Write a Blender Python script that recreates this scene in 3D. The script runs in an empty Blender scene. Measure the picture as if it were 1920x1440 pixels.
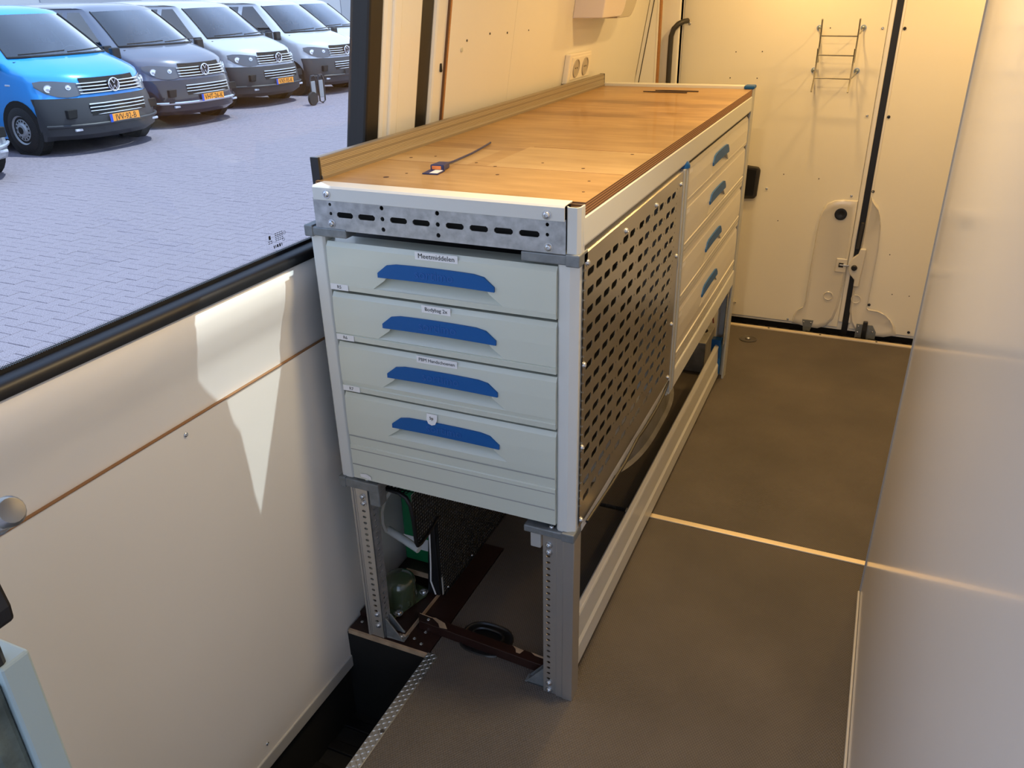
import bpy, math, random
from mathutils import Vector, Matrix
from math import sin, cos, pi, radians

random.seed(7)
sc = bpy.context.scene
col = sc.collection

# ------------------------------------------------------------------ camera
cam_d = bpy.data.cameras.new('camera')
cam_d.sensor_fit = 'HORIZONTAL'; cam_d.sensor_width = 36.0
cam_d.lens = 36.0 * 1505 / 1920
cam_d.clip_start = 0.05; cam_d.clip_end = 300
cam = bpy.data.objects.new('camera', cam_d); col.objects.link(cam)
R = [[0.91496, 0.40307, -0.01989], [-0.15962, 0.40752, 0.89914], [0.37052, -0.81950, 0.43721]]
def _orth(R):
    a = Vector(R[0]).normalized(); b = Vector(R[1]); b = (b - a * a.dot(b)).normalized(); c = a.cross(b)
    return a, b, c
ra, rb, rc = _orth(R)
cam.matrix_world = Matrix(((ra.x, rb.x, rc.x, 0.438), (ra.y, rb.y, rc.y, -1.262), (ra.z, rb.z, rc.z, 1.45), (0, 0, 0, 1)))
sc.camera = cam

# ------------------------------------------------------------------ world, sun, lamps, exposure
w = bpy.data.worlds.new('daylight'); sc.world = w; w.use_nodes = True
nt = w.node_tree; bg = nt.nodes['Background']
tc = nt.nodes.new('ShaderNodeTexCoord'); sx = nt.nodes.new('ShaderNodeSeparateXYZ'); rp = nt.nodes.new('ShaderNodeValToRGB')
nt.links.new(tc.outputs['Generated'], sx.inputs[0]); nt.links.new(sx.outputs['Z'], rp.inputs[0]); nt.links.new(rp.outputs[0], bg.inputs[0])
rp.color_ramp.elements[0].position = 0.0; rp.color_ramp.elements[0].color = (0.78, 0.87, 1.0, 1)
rp.color_ramp.elements[1].position = 0.6; rp.color_ramp.elements[1].color = (0.42, 0.60, 1.0, 1)
bg.inputs[1].default_value = 1.75
SUN = Vector((-0.36, -0.20, -1.0)).normalized()
sd = bpy.data.lights.new('sun', 'SUN'); sd.energy = 4.3; sd.color = (0.86, 0.98, 1.0); sd.angle = radians(0.25)
so = bpy.data.objects.new('sun', sd); col.objects.link(so); so.rotation_euler = SUN.to_track_quat('-Z', 'Y').to_euler(); so.location = (6, 8, 12)
def lamp(name, loc, power, size, color=(1.0, 0.63, 0.27), rot=(0, 0, 0)):
    d = bpy.data.lights.new(name, 'AREA'); d.energy = power; d.shape = 'DISK'; d.size = size; d.color = color
    o = bpy.data.objects.new(name, d); col.objects.link(o); o.location = loc; o.rotation_euler = rot
    return o
WARM = (1.0, 0.61, 0.21)
LAMPS = [(0.86, 2.18, 6.6), (0.08, 2.18, 6.0), (0.11, 1.25, 7.0), (0.11, 0.05, 10.5)]
for i, (lx, ly, e) in enumerate(LAMPS):
    lamp('ceiling_lamp', (lx, ly, 1.805), e, 0.07, WARM if ly > 0.5 else (1.0, 0.74, 0.40))
sc.view_settings.view_transform = 'Standard'; sc.view_settings.look = 'None'
sc.view_settings.gamma = 1.0; sc.view_settings.use_curve_mapping = False
sc.view_settings.exposure = 0.0

# ------------------------------------------------------------------ materials
def lin(c):
    return tuple(((v / 255) / 12.92 if v / 255 <= 0.04045 else ((v / 255 + 0.055) / 1.055) ** 2.4) for v in c)
_m = {}
def mat(name, rgb, rough=0.5, metal=0.0, bump=0.0, bscale=200, var=0.0, vscale=8, coat=0.0, spec=0.5, emit=None, alpha=None, stretch=None, var2=None, tint=None):
    if name in _m: return _m[name]
    m = bpy.data.materials.new(name); m.use_nodes = True; t = m.node_tree; b = t.nodes['Principled BSDF']
    c = rgb if max(rgb) <= 1 else lin(rgb)
    b.inputs['Base Color'].default_value = (*c, 1); b.inputs['Roughness'].default_value = rough
    b.inputs['Metallic'].default_value = metal; b.inputs['Coat Weight'].default_value = coat
    b.inputs['Specular IOR Level'].default_value = spec
    tcn = t.nodes.new('ShaderNodeTexCoord'); mp = t.nodes.new('ShaderNodeMapping'); t.links.new(tcn.outputs['Object'], mp.inputs[0])
    if stretch: mp.inputs['Scale'].default_value = stretch
    if var > 0:
        n = t.nodes.new('ShaderNodeTexNoise'); n.inputs['Scale'].default_value = vscale; n.inputs['Detail'].default_value = 6
        t.links.new(mp.outputs[0], n.inputs['Vector'])
        r = t.nodes.new('ShaderNodeValToRGB'); r.color_ramp.elements[0].position = 0.3; r.color_ramp.elements[1].position = 0.7
        c2 = var2 if var2 else tuple(v * (1 - var) for v in c)
        r.color_ramp.elements[0].color = (*c2, 1); r.color_ramp.elements[1].color = (*tuple(min(1, v * (1 + var * 0.35)) for v in c), 1)
        t.links.new(n.outputs['Fac'], r.inputs[0]); t.links.new(r.outputs[0], b.inputs['Base Color'])
    if bump > 0:
        n2 = t.nodes.new('ShaderNodeTexNoise'); n2.inputs['Scale'].default_value = bscale; n2.inputs['Detail'].default_value = 3
        t.links.new(mp.outputs[0], n2.inputs['Vector'])
        bp = t.nodes.new('ShaderNodeBump'); bp.inputs['Strength'].default_value = bump; bp.inputs['Distance'].default_value = 0.002
        t.links.new(n2.outputs['Fac'], bp.inputs['Height']); t.links.new(bp.outputs[0], b.inputs['Normal'])
    if emit: b.inputs['Emission Color'].default_value = (*emit, 1); b.inputs['Emission Strength'].default_value = 1
    _m[name] = m; return m

white_paint = mat('white_paint', (0.80, 0.79, 0.75), 0.32, coat=0.3, bump=0.02, bscale=60)
wall_panel_m = mat('wall_panel', (0.76, 0.74, 0.69), 0.42, bump=0.03, bscale=90, var=0.03, vscale=2)
door_panel_m = mat('door_panel', (0.80, 0.77, 0.68), 0.5, bump=0.05, bscale=120, var=0.03, vscale=3)
slide_paint = mat('sliding_door_paint', (0.74, 0.73, 0.70), 0.22, coat=0.5)
gloss_panel = mat('gloss_panel', (0.72, 0.71, 0.72), 0.16, spec=0.8, coat=0.25, bump=0.01, bscale=6)
black_rubber = mat('black_rubber', (0.006, 0.006, 0.007), 0.45)
black_matte = mat('black_matte', (0.006, 0.006, 0.006), 0.8, bump=0.2, bscale=150)
black_plastic = mat('black_plastic', (0.012, 0.012, 0.013), 0.3)
dark_handle = mat('dark_handle', (0.03, 0.028, 0.026), 0.5)
ply_edge = mat('ply_edge', (0.42, 0.20, 0.07), 0.6, var=0.25, vscale=40, stretch=(1, 1, 30))
light_ply = mat('light_ply', (0.50, 0.36, 0.23), 0.7, var=0.3, vscale=30)
film_ply = mat('film_ply', (0.030, 0.012, 0.009), 0.35, var=0.3, vscale=12, bump=0.1, bscale=300)
alu = mat('aluminium', (0.62, 0.62, 0.61), 0.34, 0.85, bump=0.02, bscale=300)
alu_grey = mat('anodised_grey', (0.50, 0.51, 0.50), 0.42, 0.35)
alu_white = mat('powder_white', (0.66, 0.67, 0.64), 0.42)
galv = mat('galvanised', (0.46, 0.48, 0.50), 0.42, 0.6, var=0.30, vscale=60, bump=0.1, bscale=200)
steel_sheet = mat('steel_sheet', (0.50, 0.49, 0.46), 0.24, 0.9, bump=0.02, bscale=30, var=0.10, vscale=5)
diecast = mat('diecast', (0.22, 0.24, 0.25), 0.5, 0.4, bump=0.1, bscale=400, var=0.2, vscale=60)
zinc = mat('zinc', (0.62, 0.64, 0.66), 0.25, 0.9)
drawer_m = mat('drawer_front', (0.60, 0.63, 0.55), 0.28, bump=0.02, bscale=500, coat=0.15)
drawer_side_m = mat('drawer_front_far', (0.70, 0.68, 0.62), 0.3, bump=0.02, bscale=500, coat=0.15)
blue_m = mat('blue_plastic', (0.006, 0.095, 0.32), 0.5, spec=0.3)
label_m = mat('paper_label', (0.80, 0.80, 0.80), 0.5)
ink = mat('black_ink', (0.01, 0.01, 0.01), 0.6)
deep = mat('dark_inside', (0.012, 0.012, 0.012), 0.8)

def floor_material():
    m = bpy.data.materials.new('rubber_floor'); m.use_nodes = True; t = m.node_tree; b = t.nodes['Principled BSDF']
    b.inputs['Roughness'].default_value = 0.62; b.inputs['Specular IOR Level'].default_value = 0.35
    tc = t.nodes.new('ShaderNodeTexCoord')
    n = t.nodes.new('ShaderNodeTexNoise'); n.inputs['Scale'].default_value = 3.0; n.inputs['Detail'].default_value = 8
    t.links.new(tc.outputs['Object'], n.inputs['Vector'])
    r = t.nodes.new('ShaderNodeValToRGB'); r.color_ramp.elements[0].position = 0.35; r.color_ramp.elements[1].position = 0.72
    r.color_ramp.elements[0].color = (0.098, 0.085, 0.074, 1); r.color_ramp.elements[1].color = (0.142, 0.122, 0.104, 1)
    t.links.new(n.outputs['Fac'], r.inputs[0])
    # small waffle relief, pitch about 6 mm
    sep = t.nodes.new('ShaderNodeSeparateXYZ'); t.links.new(tc.outputs['Object'], sep.inputs[0])
    def wave(out, f):
        a = t.nodes.new('ShaderNodeMath'); a.operation = 'MULTIPLY'; a.inputs[1].default_value = f; t.links.new(out, a.inputs[0])
        s = t.nodes.new('ShaderNodeMath'); s.operation = 'SINE'; t.links.new(a.outputs[0], s.inputs[0]); return s.outputs[0]
    wx = wave(sep.outputs['X'], 2 * pi / 0.0065); wy = wave(sep.outputs['Y'], 2 * pi / 0.009)
    mx = t.nodes.new('ShaderNodeMath'); mx.operation = 'MULTIPLY'; t.links.new(wx, mx.inputs[0]); t.links.new(wy, mx.inputs[1])
    sp = t.nodes.new('ShaderNodeTexNoise'); sp.inputs['Scale'].default_value = 420; t.links.new(tc.outputs['Object'], sp.inputs['Vector'])
    ad = t.nodes.new('ShaderNodeMath'); ad.operation = 'ADD'; t.links.new(mx.outputs[0], ad.inputs[0]); t.links.new(sp.outputs['Fac'], ad.inputs[1])
    bp = t.nodes.new('ShaderNodeBump'); bp.inputs['Strength'].default_value = 0.45; bp.inputs['Distance'].default_value = 0.0012
    t.links.new(ad.outputs[0], bp.inputs['Height']); t.links.new(bp.outputs[0], b.inputs['Normal'])
    mm = t.nodes.new('ShaderNodeMixRGB'); mm.blend_type = 'MULTIPLY'; mm.inputs[0].default_value = 0.5
    r2 = t.nodes.new('ShaderNodeValToRGB'); r2.color_ramp.elements[0].position = 0.0; r2.color_ramp.elements[0].color = (0.45, 0.45, 0.45, 1); r2.color_ramp.elements[1].position = 1.0
    t.links.new(ad.outputs[0], r2.inputs[0]); t.links.new(r.outputs[0], mm.inputs[1]); t.links.new(r2.outputs[0], mm.inputs[2])
    t.links.new(mm.outputs[0], b.inputs['Base Color'])
    return m
floor_m = floor_material()

def wood_material(name, a, c, dark=0.0):
    m = bpy.data.materials.new(name); m.use_nodes = True; t = m.node_tree; b = t.nodes['Principled BSDF']
    b.inputs['Roughness'].default_value = 0.42; b.inputs['Coat Weight'].default_value = 0.15
    tc = t.nodes.new('ShaderNodeTexCoord'); mp = t.nodes.new('ShaderNodeMapping'); mp.inputs['Scale'].default_value = (3.5, 22, 1)
    t.links.new(tc.outputs['Object'], mp.inputs[0])
    n = t.nodes.new('ShaderNodeTexNoise'); n.inputs['Scale'].default_value = 2.0; n.inputs['Detail'].default_value = 9; n.inputs['Roughness'].default_value = 0.62
    t.links.new(mp.outputs[0], n.inputs['Vector'])
    r = t.nodes.new('ShaderNodeValToRGB'); r.color_ramp.elements[0].position = 0.3; r.color_ramp.elements[1].position = 0.68
    r.color_ramp.elements[0].color = (*a, 1); r.color_ramp.elements[1].color = (*c, 1)
    t.links.new(n.outputs['Fac'], r.inputs[0])
    n2 = t.nodes.new('ShaderNodeTexNoise'); n2.inputs['Scale'].default_value = 2.6; n2.inputs['Detail'].default_value = 5
    mp2 = t.nodes.new('ShaderNodeMapping'); mp2.inputs['Scale'].default_value = (1.2, 2.4, 1); t.links.new(tc.outputs['Object'], mp2.inputs[0]); t.links.new(mp2.outputs[0], n2.inputs['Vector'])
    r2 = t.nodes.new('ShaderNodeValToRGB'); r2.color_ramp.elements[0].position = 0.36; r2.color_ramp.elements[0].color = (0.50, 0.42, 0.34, 1); r2.color_ramp.elements[1].position = 0.55; r2.color_ramp.elements[1].color = (1, 1, 1, 1)
    t.links.new(n2.outputs['Fac'], r2.inputs[0])
    mm = t.nodes.new('ShaderNodeMixRGB'); mm.blend_type = 'MULTIPLY'; mm.inputs[0].default_value = 0.45 + dark
    t.links.new(r.outputs[0], mm.inputs[1]); t.links.new(r2.outputs[0], mm.inputs[2]); t.links.new(mm.outputs[0], b.inputs['Base Color'])
    return m
wood_a = wood_material('worktop_wood', (0.34, 0.20, 0.075), (0.46, 0.285, 0.120))
wood_b = wood_material('worktop_wood_light', (0.42, 0.27, 0.115), (0.51, 0.345, 0.165))
wood_c = wood_material('worktop_wood_stained', (0.26, 0.145, 0.06), (0.46, 0.285, 0.125), 0.35)

def glass_material(name, tint, gloss=0.5):
    m = bpy.data.materials.new(name); m.use_nodes = True; t = m.node_tree; t.nodes.clear()
    o = t.nodes.new('ShaderNodeOutputMaterial'); mx = t.nodes.new('ShaderNodeMixShader'); tr = t.nodes.new('ShaderNodeBsdfTransparent'); gl = t.nodes.new('ShaderNodeBsdfGlossy')
    fr = t.nodes.new('ShaderNodeFresnel'); fr.inputs[0].default_value = 1.45; mu = t.nodes.new('ShaderNodeMath'); mu.operation = 'MULTIPLY'; mu.inputs[1].default_value = gloss
    tr.inputs[0].default_value = (*tint, 1); gl.inputs['Roughness'].default_value = 0.02
    t.links.new(fr.outputs[0], mu.inputs[0]); t.links.new(mu.outputs[0], mx.inputs[0]); t.links.new(tr.outputs[0], mx.inputs[1]); t.links.new(gl.outputs[0], mx.inputs[2]); t.links.new(mx.outputs[0], o.inputs[0])
    return m
pane_m = glass_material('door_glass', (0.96, 0.98, 0.97), 0.05)
van_glass = glass_material('van_glass', (0.72, 0.78, 0.86), 4.0)
green_clear = glass_material('green_clear', (0.45, 0.55, 0.38), 1.0)

# ------------------------------------------------------------------ mesh helpers
class MB:
    def __init__(s): s.v = []; s.f = []; s.m = []
    def add(s, vs, fs, mi=0):
        o = len(s.v); s.v += [tuple(p) for p in vs]; s.f += [tuple(i + o for i in f) for f in fs]; s.m += [mi] * len(fs); return s
    def box(s, x0, x1, y0, y1, z0, z1, mi=0):
        v = [(x0, y0, z0), (x1, y0, z0), (x1, y1, z0), (x0, y1, z0), (x0, y0, z1), (x1, y0, z1), (x1, y1, z1), (x0, y1, z1)]
        return s.add(v, [(0, 3, 2, 1), (4, 5, 6, 7), (0, 1, 5, 4), (1, 2, 6, 5), (2, 3, 7, 6), (3, 0, 4, 7)], mi)
    def prism(s, pts, ax, a, b, mi=0):
        """polygon pts in the plane normal to axis ax, extruded a..b. x:(y,z) y:(x,z) z:(x,y)"""
        def P(p, t):
            return {'x': (t, p[0], p[1]), 'y': (p[0], t, p[1]), 'z': (p[0], p[1], t)}[ax]
        n = len(pts); v = [P(p, a) for p in pts] + [P(p, b) for p in pts]
        f = [tuple(range(n)), tuple(range(2 * n - 1, n - 1, -1))] + [(i, (i + 1) % n, n + (i + 1) % n, n + i) for i in range(n)]
        return s.add(v, f, mi)
    def cyl(s, c, ax, r, h, n=16, r2=None, mi=0):
        """from centre c along axis vector ax for length h"""
        a = Vector(ax).normalized(); u = a.orthogonal().normalized(); w_ = a.cross(u); c = Vector(c); r2 = r if r2 is None else r2
        v = []
        for k in range(n):
            t = 2 * pi * k / n; v.append(c + (u * cos(t) + w_ * sin(t)) * r)
        for k in range(n):
            t = 2 * pi * k / n; v.append(c + a * h + (u * cos(t) + w_ * sin(t)) * r2)
        f = [tuple(range(n - 1, -1, -1)), tuple(range(n, 2 * n))] + [(k, (k + 1) % n, n + (k + 1) % n, n + k) for k in range(n)]
        return s.add(v, f, mi)
    def lathe(s, prof, c, ax, n=20, mi=0):
        """prof: (r, h) pairs"""
        a = Vector(ax).normalized(); u = a.orthogonal().normalized(); w_ = a.cross(u); c = Vector(c); v = []; f = []
        for (r, h) in prof:
            for k in range(n):
                t = 2 * pi * k / n; v.append(c + a * h + (u * cos(t) + w_ * sin(t)) * max(r, 1e-5))
        for i in range(len(prof) - 1):
            for k in range(n):
                f.append((i * n + k, i * n + (k + 1) % n, (i + 1) * n + (k + 1) % n, (i + 1) * n + k))
        return s.add(v, f, mi)
    def tube(s, path, r, n=8, closed=False, mi=0):
        P = [Vector(p) for p in path]; N = len(P); v = []; f = []; up = None
        for i in range(N):
            if closed: d = P[(i + 1) % N] - P[i - 1]
            else: d = P[min(i + 1, N - 1)] - P[max(i - 1, 0)]
            d.normalize()
            if up is None: up = d.orthogonal().normalized()
            up = (up - d * up.dot(d)).normalized(); w_ = d.cross(up)
            for k in range(n):
                t = 2 * pi * k / n; v.append(P[i] + (up * cos(t) + w_ * sin(t)) * r)
        M = N if closed else N - 1
        for i in range(M):
            j = (i + 1) % N
            for k in range(n):
                f.append((i * n + k, i * n + (k + 1) % n, j * n + (k + 1) % n, j * n + k))
        if not closed: f += [tuple(range(n - 1, -1, -1)), tuple(range((N - 1) * n, N * n))]
        return s.add(v, f, mi)
    def perf(s, cells, F, th):
        """cells: (a0,a1,b0,b1,hole or None); hole = 8 points; F(a,b,d) -> xyz, d depth 0..th"""
        for (a0, a1, b0, b1, h) in cells:
            if h is None:
                s.add([F(a0, b0, 0), F(a1, b0, 0), F(a1, b1, 0), F(a0, b1, 0)], [(0, 1, 2, 3)]); s.add([F(a0, b0, th), F(a1, b0, th), F(a1, b1, th), F(a0, b1, th)], [(3, 2, 1, 0)]); continue
            am = (a0 + a1) / 2; bm = (b0 + b1) / 2
            B = [(a0, b0), (am, b0), (a1, b0), (a1, bm), (a1, b1), (am, b1), (a0, b1), (a0, bm)]
            o = [F(*p, 0) for p in B] + [F(*p, 0) for p in h] + [F(*p, th) for p in B] + [F(*p, th) for p in h]
            f = []
            for k in range(8):
                j = (k + 1) % 8
                f += [(k, j, 8 + j, 8 + k), (16 + j, 16 + k, 24 + k, 24 + j), (8 + k, 8 + j, 24 + j, 24 + k)]
            s.add(o, f)
        return s
    def build(s, name, mats, parent=None, bevel=0, smooth=False, **props):
        me = bpy.data.meshes.new(name); me.from_pydata(s.v, [], s.f); me.update()
        for m in (mats if isinstance(mats, (list, tuple)) else [mats]): me.materials.append(m)
        if any(s.m): me.polygons.foreach_set('material_index', s.m)
        if smooth: me.polygons.foreach_set('use_smooth', [True] * len(me.polygons))
        import bmesh as _b
        bm = _b.new(); bm.from_mesh(me); _b.ops.delete(bm, geom=[q_ for q_ in bm.verts if not q_.link_faces], context='VERTS'); _b.ops.remove_doubles(bm, verts=bm.verts, dist=1e-6); _b.ops.recalc_face_normals(bm, faces=bm.faces); bm.to_mesh(me); bm.free()
        o = bpy.data.objects.new(name, me); col.objects.link(o)
        if parent is not None: place(o, parent)
        if bevel:
            b = o.modifiers.new('bevel', 'BEVEL'); b.width = bevel; b.segments = 2; b.limit_method = 'ANGLE'; b.angle_limit = radians(40)
        if smooth and len(me.polygons):
            try:
                me.set_sharp_from_angle(angle=radians(42))
            except Exception: pass
        for k, v in props.items(): o[k] = v
        return o
def place(o, parent):
    """keep world coordinates of a mesh whose vertices are in world space"""
    o.parent = parent
    o.matrix_parent_inverse = parent.matrix_world.inverted() if parent.type != 'EMPTY' else Matrix.Translation(parent.location).inverted() if parent.parent is None else Matrix()
def thing(name, label, cat, loc=(0, 0, 0), group=None):
    o = bpy.data.objects.new(name, None); col.objects.link(o); o.location = loc; o.empty_display_size = 0.05
    o.matrix_world = Matrix.Translation(loc)
    o['label'] = label; o['category'] = cat
    if group: o['group'] = group
    return o
def tag(o, label, cat, group=None):
    o['label'] = label; o['category'] = cat
    if group: o['group'] = group
    return o
def struct(o):
    o['kind'] = 'structure'; return o
def text_mesh(name, s, size, M, m, parent=None, ext=0.0003, align='CENTER', squash=1.0):
    c = bpy.data.curves.new(name, 'FONT'); c.body = s; c.size = size; c.extrude = ext; c.align_x = align; c.align_y = 'CENTER'; c.resolution_u = 2
    t = bpy.data.objects.new('tmp', c); col.objects.link(t)
    bpy.context.view_layer.update()
    me = bpy.data.meshes.new_from_object(t.evaluated_get(bpy.context.evaluated_depsgraph_get()))
    bpy.data.objects.remove(t); bpy.data.curves.remove(c)
    me.transform(Matrix.Diagonal((squash, 1, 1, 1))); me.transform(M); me.name = name; me.materials.clear(); me.materials.append(m)
    o = bpy.data.objects.new(name, me); col.objects.link(o)
    if parent is not None: place(o, parent)
    return o
def frame(origin, xd, yd):
    x = Vector(xd).normalized(); y = Vector(yd).normalized(); z = x.cross(y)
    return Matrix(((x.x, y.x, z.x, origin[0]), (x.y, y.y, z.y, origin[1]), (x.z, y.z, z.z, origin[2]), (0, 0, 0, 1)))
def slot8(a0, a1, b0, b1, sk=0.0, k=0.25):
    """eight-point rounded slot; sk skews the ends"""
    q = (a1 - a0) * k; r = (b1 - b0) * .30
    return [(a0 + q, b0), (a1 - q, b0), (a1, b0 + r), (a1, b1 - r), (a1 - q, b1), (a0 + q, b1), (a0, b1 - r), (a0, b0 + r)]
def circ8(a, b, r):
    return [(a + r * cos(t), b + r * sin(t)) for t in [(-0.75 + 0.25 * k) * pi for k in range(8)]]
def screw(c, ax, r, m=None, parent=None, name='screw', h=None):
    h = h or r * 0.55
    b = MB(); b.lathe([(r, 0), (r, h * .4), (r * .82, h * .85), (r * .45, h), (r * .38, h * .6), (0, h * .55)], c, ax, 14)
    return b.build(name, m or zinc, parent, smooth=True)
def bolt(c, ax, r, parent, name='bolt'):
    b = MB(); b.lathe([(r * 1.35, 0), (r * 1.35, r * .2), (r, r * .22), (r * .92, r * .6), (r * .6, r * .85), (r * .42, r * .85), (r * .36, r * .45), (0, r * .45)], c, ax, 16)
    return b.build(name, zinc, parent, smooth=True)

def WX(z): return -0.620 + 0.16 * max(0.0, z - 1.08)
def wslab(mb, y0, y1, z0, z1, off, th, mi=0):
    zs = [z0] + ([1.08] if z0 < 1.08 < z1 else []) + [z1]
    pts = [(WX(z) + off, z) for z in zs] + [(WX(z) + off - th, z) for z in reversed(zs)]
    return mb.prism(pts, 'y', y0, y1, mi)

# ================================================================== OUTSIDE
GZ = -0.512
# ---- ground with pavers
gm = mat('paver_stone', (0.27, 0.235, 0.275), 0.85, var=0.55, vscale=150, bump=0.6, bscale=220)
joint_m = mat('paver_joint', (0.09, 0.08, 0.085), 0.95)
far_m = mat('paver_far', (0.235, 0.205, 0.245), 0.9, var=0.28, vscale=28, bump=0.4, bscale=60)
g = MB(); g.add([(-60, -30, GZ), (40, -30, GZ), (40, 60, GZ), (-60, 60, GZ)], [(0, 1, 2, 3)])
# the bedding below the laid pavers is sunk by their thickness
X0, X1, Y0, Y1 = -91 * .105, -9 * .105, -11 * .105, 105 * .105
g = MB()
for (a, b, c, d) in ((-60, X0 + .15, -30, 60), (X1 - .15, 40, -30, 60), (X0 + .15, X1 - .15, -30, Y0 + .15), (X0 + .15, X1 - .15, Y1 - .15, 60)):
    g.add([(a, c, GZ - .003), (b, c, GZ - .003), (b, d, GZ - .003), (a, d, GZ - .003)], [(0, 1, 2, 3)])
ground = struct(g.build('ground', far_m))
b = MB(); b.add([(X0 - 3, Y0 - 3, GZ - 0.012), (X1 + .5, Y0 - 3, GZ - 0.012), (X1 + .5, Y1 + 3, GZ - 0.012), (X0 - 3, Y1 + 3, GZ - 0.012)], [(0, 1, 2, 3)])
b.build('paver_bed', joint_m, ground)
PW = 0.105
cells = []
i0, i1, j0, j1 = -91, -10, -11, 104
for i in range(i0, i1):
    for j in range(j0, j1):
        k = (i - j) % 4
        if k == 0: cells.append((i * PW, j * PW, 2 * PW, PW, 0))
        elif k == 3: cells.append((i * PW, j * PW, PW, 2 * PW, 1))
def seen_w(c):
    x, y = c[0] + c[2] / 2, c[1] + c[3] / 2
    # in the strip of yard seen through the window, nearest first
    t = (y + 1.262) / max(0.05, (0.438 - x))
    ok = 0.60 < t < 1.35 and x < -3.2
    return (0 if ok else 1, (x - .438) ** 2 + (y + 1.262) ** 2)
cells.sort(key=seen_w)
def brick(mb, x, y, w_, d, tilt=0):
    e = 0.0022; c = 0.003; z = GZ + random.uniform(-0.002, 0.001)
    x0, x1, y0, y1 = x + e, x + w_ - e, y + e, y + d - e
    mb.add([(x0, y0, GZ - .012), (x1, y0, GZ - .012), (x1, y1, GZ - .012), (x0, y1, GZ - .012), (x0, y0, z - c), (x1, y0, z - c), (x1, y1, z - c), (x0, y1, z - c), (x0 + c, y0 + c, z), (x1 - c, y0 + c, z), (x1 - c, y1 - c, z), (x0 + c, y1 - c, z)],
           [(0, 1, 5, 4), (1, 2, 6, 5), (2, 3, 7, 6), (3, 0, 4, 7), (4, 5, 9, 8), (5, 6, 10, 9), (6, 7, 11, 10), (7, 4, 8, 11), (8, 9, 10, 11)])
protos = {}
for o_ in (0, 1):
    mb = MB(); w_, d = (2 * PW, PW) if o_ == 0 else (PW, 2 * PW); brick(mb, 0, 0, w_, d); me = mb.build('paver', gm)
    protos[o_] = me.data; bpy.data.objects.remove(me)
for c in cells[:290]:
    o = bpy.data.objects.new('paver', protos[c[4]]); col.objects.link(o); o.parent = ground; o.location = (c[0], c[1], random.uniform(-0.0012, 0.0012))
mb = MB()
for c in cells[290:]: brick(mb, c[0], c[1], c[2], c[3])
mb.build('pavers', gm, ground, kind='stuff')

# ---- vans
def vanpaint(name, c): return mat(name, c, 0.3, metal=0.15, coat=0.8)
van_bumper = mat('van_bumper', (0.035, 0.037, 0.042), 0.5)
tyre_m = mat('tyre', (0.012, 0.012, 0.013), 0.75)
rim_m = mat('steel_rim', (0.38, 0.40, 0.42), 0.45, 0.4)
chrome = mat('chrome', (0.85, 0.86, 0.88), 0.12, 1.0)
lamp_glass = mat('headlight_reflector', (0.80, 0.84, 0.90), 0.15, 0.6)
lamp_dark = mat('headlight_shell', (0.10, 0.11, 0.13), 0.1, coat=0.6)
plate_m = mat('plate_orange', (0.90, 0.33, 0.03), 0.5)
plate_blue = mat('plate_blue', (0.02, 0.08, 0.50), 0.5)
seat_m = mat('van_seat', (0.035, 0.037, 0.045), 0.8)
sunlit_pillar_m = mat('sunlit_pillar', (0.55, 0.66, 0.70), 0.6)

#        u      z     W     bow   drop
ROWS = [(-0.12, 0.20, 0.78, 0.34, 0.00), (-0.02, 0.27, 0.91, 0.40, 0.00), (0.00, 0.38, 0.945, 0.44, 0.00), (-0.01, 0.52, 0.95, 0.46, 0.00), (-0.03, 0.66, 0.95, 0.48, 0.00),
        (-0.06, 0.76, 0.945, 0.50, -0.01), (-0.09, 0.82, 0.935, 0.50, -0.02), (-0.12, 0.92, 0.925, 0.50, -0.05), (-0.16, 1.00, 0.92, 0.48, -0.06),
        (-0.24, 1.06, 0.91, 0.46, -0.04), (-0.50, 1.17, 0.89, 0.40, -0.01), (-0.80, 1.265, 0.86, 0.30, 0.0),
        (-0.84, 1.285, 0.86, 0.30, 0.0), (-1.12, 1.50, 0.80, 0.27, 0.0), (-1.42, 1.71, 0.745, 0.22, 0.01), (-1.62, 1.835, 0.71, 0.18, 0.015),
        (-1.74, 1.90, 0.70, 0.15, 0.03), (-2.1, 1.955, 0.72, 0.10, 0.06), (-3.5, 1.99, 0.73, 0.0, 0.075), (-4.85, 1.96, 0.73, 0.0, 0.075)]
TS = [-1, -0.94, -0.82, -0.66, -0.5, -0.3, -0.12, 0.12, 0.3, 0.5, 0.66, 0.82, 0.94, 1]
def vp(r, t):
    u, z, W, bow, drop = ROWS[r]
    z += {8: .008, 9: .020, 10: .022, 11: .010}.get(r, 0) if abs(t) < .7 else 0   # raised middle of the bonnet
    return (u - bow * abs(t) ** 3.2, W * t, z - drop * abs(t) ** 3)
def wside(z):
    if z < 1.1: return 0.955 - 0.10 * max(0, 0.35 - z)
    return 0.955 - 0.29 * ((z - 1.1) / 0.82) ** 1.5
UC = [-1.0, -1.12, -2.25, -2.37, -3.30, -3.42, -4.65, -4.9]
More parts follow.
